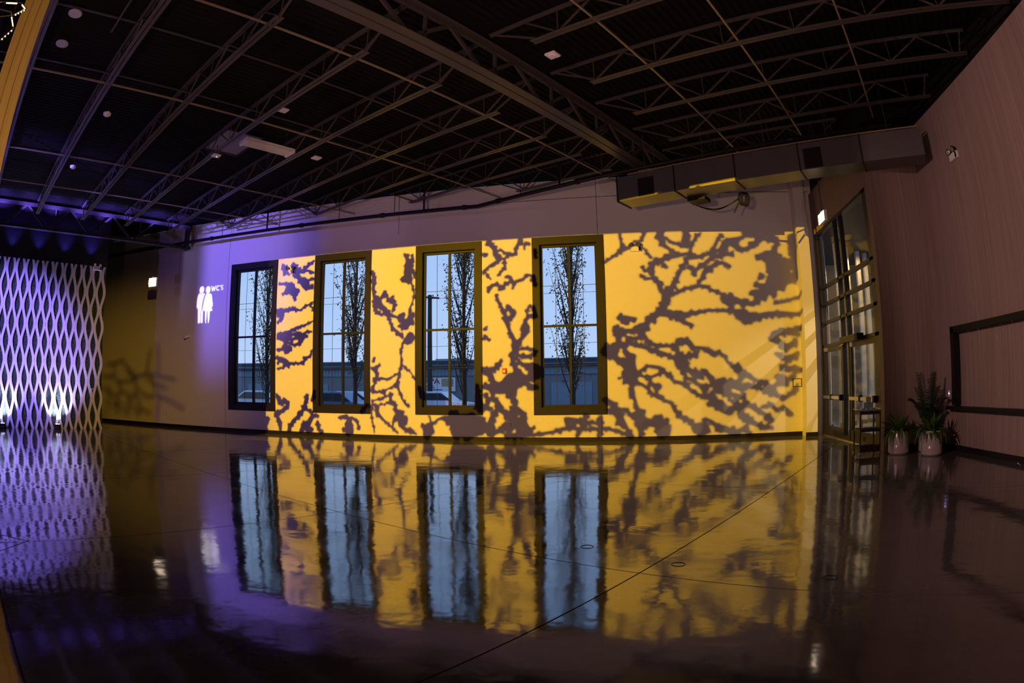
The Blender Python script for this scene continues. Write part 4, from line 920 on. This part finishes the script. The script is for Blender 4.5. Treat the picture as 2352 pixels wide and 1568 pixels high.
holes = [ring(-15.24,5.01,0.125,0.135), ring(-14.92,4.99,0.12,0.135),
  [(-15.40,4.87),(-15.36,4.89),(-15.06,4.88),(-15.10,4.78),(-15.155,4.62),(-15.195,4.42),(-15.20,4.30),(-15.12,4.22),(-15.12,3.82),(-15.15,3.80),(-15.22,3.80),(-15.235,3.84),(-15.235,4.25),(-15.25,4.25),(-15.25,3.84),(-15.27,3.80),(-15.36,3.80),(-15.375,3.84),(-15.40,4.33),(-15.455,4.36),(-15.475,4.42),(-15.45,4.75)],
  [(-14.99,4.86),(-14.78,4.85),(-14.72,4.80),(-14.685,4.62),(-14.64,4.42),(-14.66,4.38),(-14.70,4.36),(-14.66,4.24),(-14.66,4.22),(-14.775,4.21),(-14.785,3.95),(-14.82,3.79),(-14.86,3.79),(-14.885,3.95),(-14.90,4.21),(-14.925,4.21),(-14.935,3.95),(-14.955,3.79),(-14.995,3.79),(-15.02,3.95),(-15.035,4.23),(-15.12,4.24),(-15.165,4.25),(-15.16,4.37),(-15.14,4.45),(-15.10,4.64),(-15.04,4.80)],
  [(-14.775,5.115),(-14.725,5.115),(-14.70,5.005),(-14.67,5.10),(-14.635,5.10),(-14.605,5.005),(-14.58,5.115),(-14.53,5.115),(-14.58,4.925),(-14.625,4.925),(-14.6525,5.015),(-14.68,4.925),(-14.725,4.925)],
  thick(arc(-14.425,5.02,0.075,0.078,50,310), 0.045),
  [(-14.335,5.12),(-14.30,5.12),(-14.305,5.06),(-14.33,5.06)],
  thick(arc(-14.235,5.068,0.045,0.038,20,265,8)+arc(-14.235,4.990,0.045,0.040,85,-160,8), 0.032)]
cu = bpy.data.curves.new('sign_plate', 'CURVE'); cu.dimensions = '2D'; cu.fill_mode = 'BOTH'
n = (Vector(aim)-WC_L).normalized(); ax = n.cross(Vector((0,0,1))).normalized(); az = ax.cross(n).normalized(); org = WC_L+n*0.6
outer = [(-0.25,-0.25),(0.25,-0.25),(0.25,0.25),(-0.25,0.25)]
polys = [outer]+[[((f(*p)-org).dot(ax), (f(*p)-org).dot(az)) for p in h] for h in holes]
for pl_ in polys:
    spn = cu.splines.new('POLY'); spn.points.add(len(pl_)-1); spn.use_cyclic_u = True
    for i, p in enumerate(pl_): spn.points[i].co = (p[0], p[1], 0, 1)
co = bpy.data.objects.new('sign_plate', cu); C.objects.link(co)
me = bpy.data.meshes.new_from_object(co.evaluated_get(bpy.context.evaluated_depsgraph_get())); bpy.data.objects.remove(co)
me.materials.clear(); me.materials.append(M['black'])
wp = empty('washroom_sign_projector', WC_L, 0, 'black stage projector with a washroom-sign plate, out of the picture at left', 'projector')
o = link('sign_plate', me, wp); o.matrix_local = Matrix.Translation(org-WC_L) @ Matrix((ax, az, -n)).transposed().to_4x4(); housing(wp, WC_L, aim)

# ================================================================== BY THE ENTRANCE: cart and planters
ct = empty('serving_cart', (4.54, 11.95, 0), 0, 'dark walnut three-tier serving cart in front of the near door', 'cart')
cw, cd_ = 0.225, 0.19
for sx_ in (-1, 1):
    for sy_ in (-1, 1):
        MB().box(sx_*cw-0.014, sx_*cw+0.014, sy_*cd_-0.014, sy_*cd_+0.014, 0.06, 0.87).build('post', 'cartwood', ct)
        MB().lathe([(0.03,0),(0.032,0.012),(0.018,0.06)], 12, (sx_*cw, sy_*cd_, 0)).build('caster', 'chrome', ct)
for z in (0.12, 0.47, 0.81):
    s = MB().box(-cw, cw, -cd_, cd_, z, z+0.022).build('shelf', 'cartwood', ct)
    for (a, b, c, d) in ((-cw, cw, -cd_-0.008, -cd_+0.004), (-cw, cw, cd_-0.004, cd_+0.008), (-cw-0.008, -cw+0.004, -cd_, cd_), (cw-0.004, cw+0.008, -cd_, cd_)):
        MB().box(a, b, c, d, z-0.012, z+0.05).build('rim', 'cartwood', s)
MB().box(-cw+0.02, cw-0.02, -cd_-0.012, -cd_+0.0, 0.06, 0.20).build('front_panel', 'cartwood', ct)
for s in (-1, 1): MB().tube([(s*(cw+0.03),-cd_+0.03,0.90),(s*(cw+0.03),cd_-0.03,0.90)], 0.009, 8).build('push_handle', 'chrome', ct)
def votive(dx, dy, z, label, r=0.048, h=0.085, m='bluejar'):
    v = empty('glass_votive', (4.54+dx, 11.95+dy, z), 0, label, 'votive', 'blue and white glass votives on the cart')
    MB().lathe([(r*0.8,0),(r,0.01),(r*0.95,h*0.5),(r,h),(r*0.86,h),(r*0.8,h*0.2)], 16).build('cup', m, v, smooth=True)
    MB().lathe([(r*0.7,h*0.25),(r*0.7,h*0.62)], 12).build('wax', 'white', v)
for k, dx in enumerate((-0.11, 0.0, 0.11)): votive(dx, -0.08, 0.832, ['left', 'middle', 'right'][k]+' blue glass votive of the bottom row on the cart top')
tag(MB().box(4.37, 4.71, 11.80, 11.94, 0.918, 0.926).build('glass_tray', 'cup'), 'glass tray resting on the bottom votives of the cart', 'tray')
for k, dx in enumerate((-0.055, 0.055)): votive(dx, -0.08, 0.927, ['left', 'right'][k]+' blue glass votive of the middle row on the cart', 0.052, 0.10)
tag(MB().box(4.44, 4.64, 11.81, 11.93, 1.028, 1.034).build('glass_tray', 'cup'), 'small glass tray under the topmost votive', 'tray')
votive(0.0, -0.08, 1.035, 'topmost blue glass votive of the cart display', 0.055, 0.10)
for k, dx in enumerate((-0.08, 0.0, 0.08, 0.155)): votive(dx, -0.09, 0.492, ['first', 'second', 'third', 'fourth'][k]+' pale glass votive from the left on the middle shelf', 0.038, 0.07, 'cup')
bt = empty('pillar_candle', (4.375, 11.95-0.10, 0.492), 0, 'tall cream pillar candle at the left of the middle shelf', 'candle')
MB().lathe([(0.03,0),(0.03,0.19),(0.012,0.20)], 14).build('candle', 'wall', bt); MB().lathe([(0.045,0),(0.045,0.012)], 14).build('saucer', 'black', bt)

def leaf_mesh(L, w, droop, name='leaf', fold=0.25):
    mb_ = MB(); n = 7
    for i in range(n+1):
        t = i/n; ww = w*math.sin(math.pi*min(1, 0.08+0.92*t))**0.8*(1-0.25*t) if i < n else 0.001
        x = L*t*(1-0.25*droop*t); z = L*(0.85*t-droop*t*t)
        mb_.v += [(x, -ww/2, z+fold*ww), (x, 0, z), (x, ww/2, z+fold*ww)]
    for i in range(n):
        b = i*3; mb_.f += [(b, b+1, b+4, b+3), (b+1, b+2, b+5, b+4)]
    return mb_.mesh(name, True)
LM = [leaf_mesh(0.42, 0.075, 0.55), leaf_mesh(0.50, 0.07, 0.95), leaf_mesh(0.36, 0.08, 0.2), leaf_mesh(0.55, 0.065, 1.25)]
for me in LM: me.materials.append(M['leaf'])
def pot(root, r, h):
    MB().lathe([(r*0.90,0),(r,0.03),(r*1.02,0.06),(r*0.985,0.065),(r,h*0.5),(r*0.99,h*0.86),(r*0.90,h*0.96),(r*0.86,h),(r*0.80,h),(r*0.80,h*0.88)], 32).build('pot', 'concrete_pot', root, smooth=True)
    MB().lathe([(r*0.80,h*0.86),(r*0.80,h*0.88)], 24).build('soil', 'soil', root)
def fern(loc, label, seed):
    rnd = random.Random(seed); p = empty('potted_plant', loc, 0, label, 'plant', 'leafy plants in round pots'); pot(p, 0.225, 0.47)
    for k in range(58):
        t = k/58; o = link('leaf', LM[0 if t < 0.3 else rnd.choice((0,1,1,2,3))] if t > 0.25 else LM[2], p)
        a = k*2.399; tilt = (0.15-0.5*(1-t)) if t < 0.35 else rnd.uniform(-0.1, 0.45)
        o.location = (0.06*math.cos(a)*t, 0.06*math.sin(a)*t, 0.42)
        o.rotation_euler = (0, tilt, a); s = rnd.uniform(0.8, 1.15); o.scale = (s,s,s)
    return p
fern((5.14, 11.60, 0), 'leafy green plant in a round mauve pot, beside the cart', 3)
fern((5.63, 10.98, 0), 'leafy green plant in a round mauve pot, nearer the framed recess', 5)
pm = empty('potted_palm', (5.84, 11.62, 0), 0, 'tall dark palm in the corner behind the two pots', 'palm'); pot(pm, 0.20, 0.40)
def frond_mesh(L, arch, seed):
    rnd = random.Random(seed); mb_ = MB(); P_ = []
    for i in range(13):
        t = i/12; P_.append(Vector((L*0.62*t*t**0.25*arch, 0, L*(t-0.42*arch*t**3))))
    mb_.tube(P_, [0.010*(1-0.8*i/12) for i in range(13)], 5)
    for i in range(3, 13):
        for s in (-1, 1):
            for q in (0, 0.5):
                p = P_[i-1].lerp(P_[i], q); d = (P_[i]-P_[i-1]).normalized(); ln = 0.30*math.sin(math.pi*(i/13)*0.85+0.25)*rnd.uniform(0.8,1.1)
                tip = p+d*ln*0.65+Vector((0,s,0))*ln*0.7+Vector((0,0,-0.25*ln)); mid = p.lerp(tip,0.5)+Vector((0,0,0.03)); wv = d*0.016
                mb_.add([p-wv*0.5, p+wv*0.5, mid+wv, tip, mid-wv], [(0,1,2,3,4)])
    me = mb_.mesh('frond'); me.materials.append(M['palm']); return me
FM = [frond_mesh(1.45, 0.55, 1), frond_mesh(1.25, 0.85, 2), frond_mesh(1.5, 0.3, 3), frond_mesh(1.0, 1.05, 4)]
for k in range(20):
    o = link('frond', FM[k % 4], pm, (0.03*math.cos(k*2.4), 0.03*math.sin(k*2.4), 0.36)); o.rotation_euler = (0, 0.02*(k%3), k*2.399); s = 0.82+0.05*(k % 4); o.scale = (s*0.66, s*0.72, s)
MB().tube([(0,0,0.34),(0.01,0.02,0.8)], [0.03,0.02], 8).build('stem', 'bark', pm)

# ================================================================== CHANDELIER at the upper left edge
ch = empty('led_chandelier', (-4.03, 1.60, 4.03), 0, 'angular chandelier of glowing amber strips beyond the column', 'chandelier')
def loop(r, n, tilt, rot, z): 
    R = Matrix.Rotation(rot, 3, 'Z') @ Matrix.Rotation(tilt, 3, 'X')
    return [R @ Vector((r*math.cos(2*math.pi*k/n), r*math.sin(2*math.pi*k/n), 0))+Vector((0,0,z)) for k in range(n)]
for ri, (r, n, tl, ro, z) in enumerate(((0.20, 7, 0.35, 0.3, 0.06), (0.15, 6, -0.45, 1.2, -0.07))):
    P_ = loop(r, n, tl, ro, z)
    for k in range(n):
        a, b = P_[k], P_[(k+1) % n]
        MB().tube([a, b], 0.006, 6).build('ring_bar', 'alu', ch)
        if (k+ri) % 3 == 0: MB().tube([a.lerp(b,0.25)+Vector((0,0,-0.010)), a.lerp(b,0.8)+Vector((0,0,-0.010))], 0.005, 6).build('led_strip', 'led', ch)
        elif (k+ri) % 3 == 1:
            for q in (0.15, 0.38, 0.62, 0.85): MB().lathe([(0.003,-0.014),(0.006,-0.009),(0.003,0)], 8, a.lerp(b,q)).build('led_bead', 'led', ch)
MB().tube([(0,0,0.1),(0,0,3.525)], 0.006, 6).build('suspension', 'black', ch)
for k in range(3): MB().tube([(0,0,0.55), loop(0.20,7,0.35,0.3,0.06)[k*2]], 0.003, 4).build('cable', 'black', ch)

# ================================================================== OUTSIDE
tag(MB().box(-120, 80, D+0.34, 130, -0.5, -0.10).build('street', 'asphalt'), 'grey asphalt street outside the windows', None, kind='structure')
tag(MB().box(-60, 40, D+0.34, 24.5, -0.10, 0.02).build('sidewalk', 'pave'), 'pale sidewalk strip outside the windows', None, kind='structure')
tag(MB().box(X1+0.02, 40, YJ+0.2, D+0.34, -0.5, -0.005).build('porch_paving', 'pave'), 'pale porch paving outside the entrance', None, kind='structure')
def tree(x, y, seed, label):
    rnd = random.Random(seed); t = empty('street_tree', (x, y, 0), 0, label, 'tree', 'autumn street trees outside the windows')
    MB().tube([(0,0,0),(0.03,0.02,1.5),(0,0,3.4),(0.05,0,6.0),(0.02,0.03,9.0)], [0.10,0.085,0.07,0.045,0.012], 8).build('trunk', 'bark', t)
    br = MB(); lf = MB()
    for k in range(46):
        z0 = rnd.uniform(0.9, 6.6); a = rnd.random()*6.283; L = rnd.uniform(1.3, 2.7)*(1.0 if z0 < 5 else 0.75)
        sp_ = rnd.uniform(0.28, 0.58)
        P_ = [Vector((math.cos(a)*sp_*L*u**0.8*0.62, math.sin(a)*sp_*L*u**0.8*0.62, z0+L*u)) for u in (0, 0.3, 0.65, 1)]
        br.tube(P_, [0.026,0.02,0.012,0.004], 4)
        for q in range(58):
            u = rnd.uniform(0.25, 1.05); i = min(2, int(u*3)); p = P_[0].lerp(P_[3], u) if u > 1 else P_[i].lerp(P_[i+1], u*3-i)
            p = p+Vector((rnd.gauss(0,0.10), rnd.gauss(0,0.10), rnd.gauss(0,0.10))); s = rnd.uniform(0.03, 0.058)
            n_ = Vector((rnd.gauss(0,1), rnd.gauss(0,1), rnd.gauss(0,1))).normalized(); u1 = n_.orthogonal().normalized()*s; u2 = n_.cross(u1).normalized()*s*0.8
            lf.add([p-u1, p-u2*0.8, p+u1*0.9, p+u2*0.8], [(0,1,2,3)])
    br.build('branches', 'bark', t, fix=False)
    tag(lf.build('foliage', 'autumn', t, fix=False), kind='stuff')
for k, x in enumerate((-15.25, -11.0, -6.55, -2.60)):
    tree(x, 21.5, 11+k, ['slim autumn street tree seen through the first window', 'slim autumn street tree seen through the second window', 'slim autumn street tree seen through the third window', 'bushy autumn street tree seen through the fourth window'][k])
# building across the street
YB = 45.0
bl = empty('warehouse', (-16, YB, 0), 0, 'long low grey warehouse across the street', 'building')
def bb(nm, xa, xb, za, zb_, ya, yb, m, par=None): return MB().box(xa+16, xb+16, ya-YB, yb-YB, za, zb_).build(nm, m, par or bl)
bb('wall', -80, 30, -0.1, 2.5, YB, YB+12, 'cladwall'); bb('upper_cladding', -80, 30, 2.5, 3.1, YB-0.08, YB+12, 'clad'); bb('fascia', -80, 30, 3.1, 3.62, YB-0.35, YB+12.3, 'fascia'); bb('fascia_line', -80, 30, 3.28, 3.33, YB-0.37, YB-0.35, 'clad')
rb = MB()
for k in range(260): x = -60+k*0.3; rb.box(x+16, x+0.09+16, -0.12, -0.08, 2.52, 3.08)
tag(rb.build('cladding_ribs', 'clad', bl), kind='stuff')
bb('roof_edge', -80, 30, 3.62, 3.70, YB-0.4, YB+12.4, 'clad')
for xa in (-34, -28.5, -11.5, -7.0): bb('roller_door', xa, xa+3.0, -0.1, 1.9, YB-0.05, YB, 'clad')
bb('gable_roof', -17.4, -15.2, 3.7, 4.02, YB+4, YB+10, 'clad')
sg = empty('shop_sign', (-16.0, YB-0.12, 1.87), 0, 'white shop sign with maroon lettering on the warehouse', 'sign')
MB().box(-1.65, 1.65, 0, 0.06, -0.55, 0.50).build('board', 'signwhite', sg)
me = text_mesh('UPPA', 0.62, 0.01, 'lettering'); me.materials.append(M['signred']); t = link('lettering', me, sg, (-0.45, -0.02, 0.22)); t.rotation_euler = (math.pi/2, 0, 0); t.scale = (1.15, 1, 1)
for (z, a, b) in ((-0.12, -1.5, -0.1), (-0.27, -1.5, 0.0), (-0.43, -1.4, 0.6)): MB().box(a, b, -0.012, 0, z-0.035, z+0.035).build('small_print', 'signblue', sg)
MB().box(0.55, 1.5, -0.012, 0, -0.18, 0.42).build('picture_panel', 'brick', sg)
pole = empty('utility_pole', (-14.62, 40, 0), 0, 'dark utility pole with a crossarm seen through the third window', 'pole')
MB().tube([(0,0,-0.1),(0,0,8.0)], [0.19,0.14], 10).build('shaft', 'bark', pole); MB().bar((-0.35,-0.2,7.85),(0.75,-0.2,7.72),0.12,0.12).build('crossarm', 'bark', pole)
for x in (-0.3, 0.3, 0.65): MB().lathe([(0.03,0),(0.05,0.08),(0.02,0.14)], 8, (x,-0.2,7.85)).build('insulator', 'fascia', pole)
for k, (z, zz_) in enumerate(((7.9, 7.6), (4.6, 4.5))):
    w_ = MB().tube([(-60+6*i, 39.8, z+(zz_-z)*0+0.012*((i-8.5)**2)*0.06*6-0.2) for i in range(17)], 0.012, 4).build('power_line', 'black')
    tag(w_, ['upper power line strung across the street', 'lower power line strung across the street'][k], 'cable', 'power lines')
def car(x, y, m, van, label):
    c = empty('van' if van else 'car', (x, y, -0.1), 0, label, 'car', 'parked vehicles across the street'); L, H = (4.8, 2.0) if van else (4.3, 1.45)
    if van: prof = [(-L/2,0.3),(L/2,0.3),(L/2,0.9),(L/2-0.7,1.1),(L/2-1.3,H),(-L/2,H)]
    else: prof = [(-L/2,0.3),(L/2,0.3),(L/2,0.75),(L/2-1.0,0.9),(L/2-1.7,H),(-L/2+1.0,H),(-L/2+0.15,0.95),(-L/2,0.9)]
    bevel(MB().prism(prof, lambda a,b:(a,-0.85,b), lambda a,b:(a,0.85,b)).build('body', m, c), 0.06)
    gp_ = [(L/2-0.95,1.05),(L/2-1.35,H-0.2),(L/2-2.2,H-0.2),(L/2-2.2,1.05)] if van else [(L/2-1.05,0.92),(L/2-1.72,H-0.1),(-L/2+1.05,H-0.1),(-L/2+0.4,0.95)]
    MB().prism(gp_, lambda a,b:(a,-0.87,b), lambda a,b:(a,0.87,b)).build('windows', 'glassdark', c)
    for sx_ in (-1, 1):
        for sy_ in (-1, 1):
            w_ = MB().tube([(sx_*L*0.31, sy_*0.88-0.1, 0.32), (sx_*L*0.31, sy_*0.88+0.1, 0.32)], 0.32, 16).build('wheel', 'tyre', c)
            MB().tube([(sx_*L*0.31, sy_*0.88-0.11, 0.32), (sx_*L*0.31, sy_*0.88+0.11, 0.32)], 0.17, 12).build('hub_cap', 'chrome', w_)
car(-16.8, 31, 'carblue', False, 'blue parked car seen through the second window'); car(-18.2, 36, 'carwhite', False, 'white parked car behind the blue car'); car(-12.6, 36, 'carwhite', False, 'white parked car seen beside the utility pole')
car(-23.5, 33, 'carwhite', False, 'white parked car low in the first window')
# masonry and posts outside the entrance doors
pw = empty('porch_wall', (8.6, 22.6, 0), 0, 'tan brick wing wall outside the entrance doors', 'wall')
MB().box(-3.2, 9.0, 0, 0.3, 0, 7.4).build('core', 'brick', pw)  # made tall and wide to help block the sky
bme = MB().box(0, 0.40, -0.012, 0, 0, 0.075).mesh('brick'); bme.materials.append(M['brick'])
for r in range(48):
    for c_ in range(6): link('brick', bme, pw, (-2.6+0.42*c_+(0.21 if r % 2 else 0), 0, 0.12+r*0.09))
for k, (x, y) in enumerate(((5.75, 18.6), (6.35, 18.9), (6.90, 19.5), (7.55, 20.1), (7.95, 20.4))):
    p = empty('porch_post', (x, y, 0), 0, ['first', 'second', 'third', 'fourth', 'fifth'][k]+' pale square post outside the doors, counting from the window wall', 'post', 'porch posts')
    MB().box(-0.07, 0.07, -0.07, 0.07, 0, 5.8).build('shaft', 'wall', p); MB().box(-0.10, 0.10, -0.10, 0.10, 0, 0.15).build('foot', 'black', p)
pc = empty('porch_sky_blocker', (9.0, 17.5, 5.8), 0, 'added dark slab over the porch that blocks the sky', 'canopy')  # added to keep the sky out of the entrance glazing
MB().box(-3.7, 8.0, -5.2, 5.1, 0, 0.25).build('blocker_slab', 'trimdark', pc); MB().box(-3.7, 8.0, -5.25, -5.2, -0.1, 0.4).build('fascia', 'black', pc)
lamp('porch_lamp', 'SPOT', (6.0, 17.6, 5.4), (1.0, 0.70, 0.26), 300, aim=(6.6, 19.4, 2.0), size=0.03, angle=84, blend=0.6)
lamp('porch_lamp', 'SPOT', (7.2, 19.0, 5.5), (1.0, 0.66, 0.26), 190, aim=(8.0, 22.6, 1.5), size=0.05, angle=110, blend=0.6)
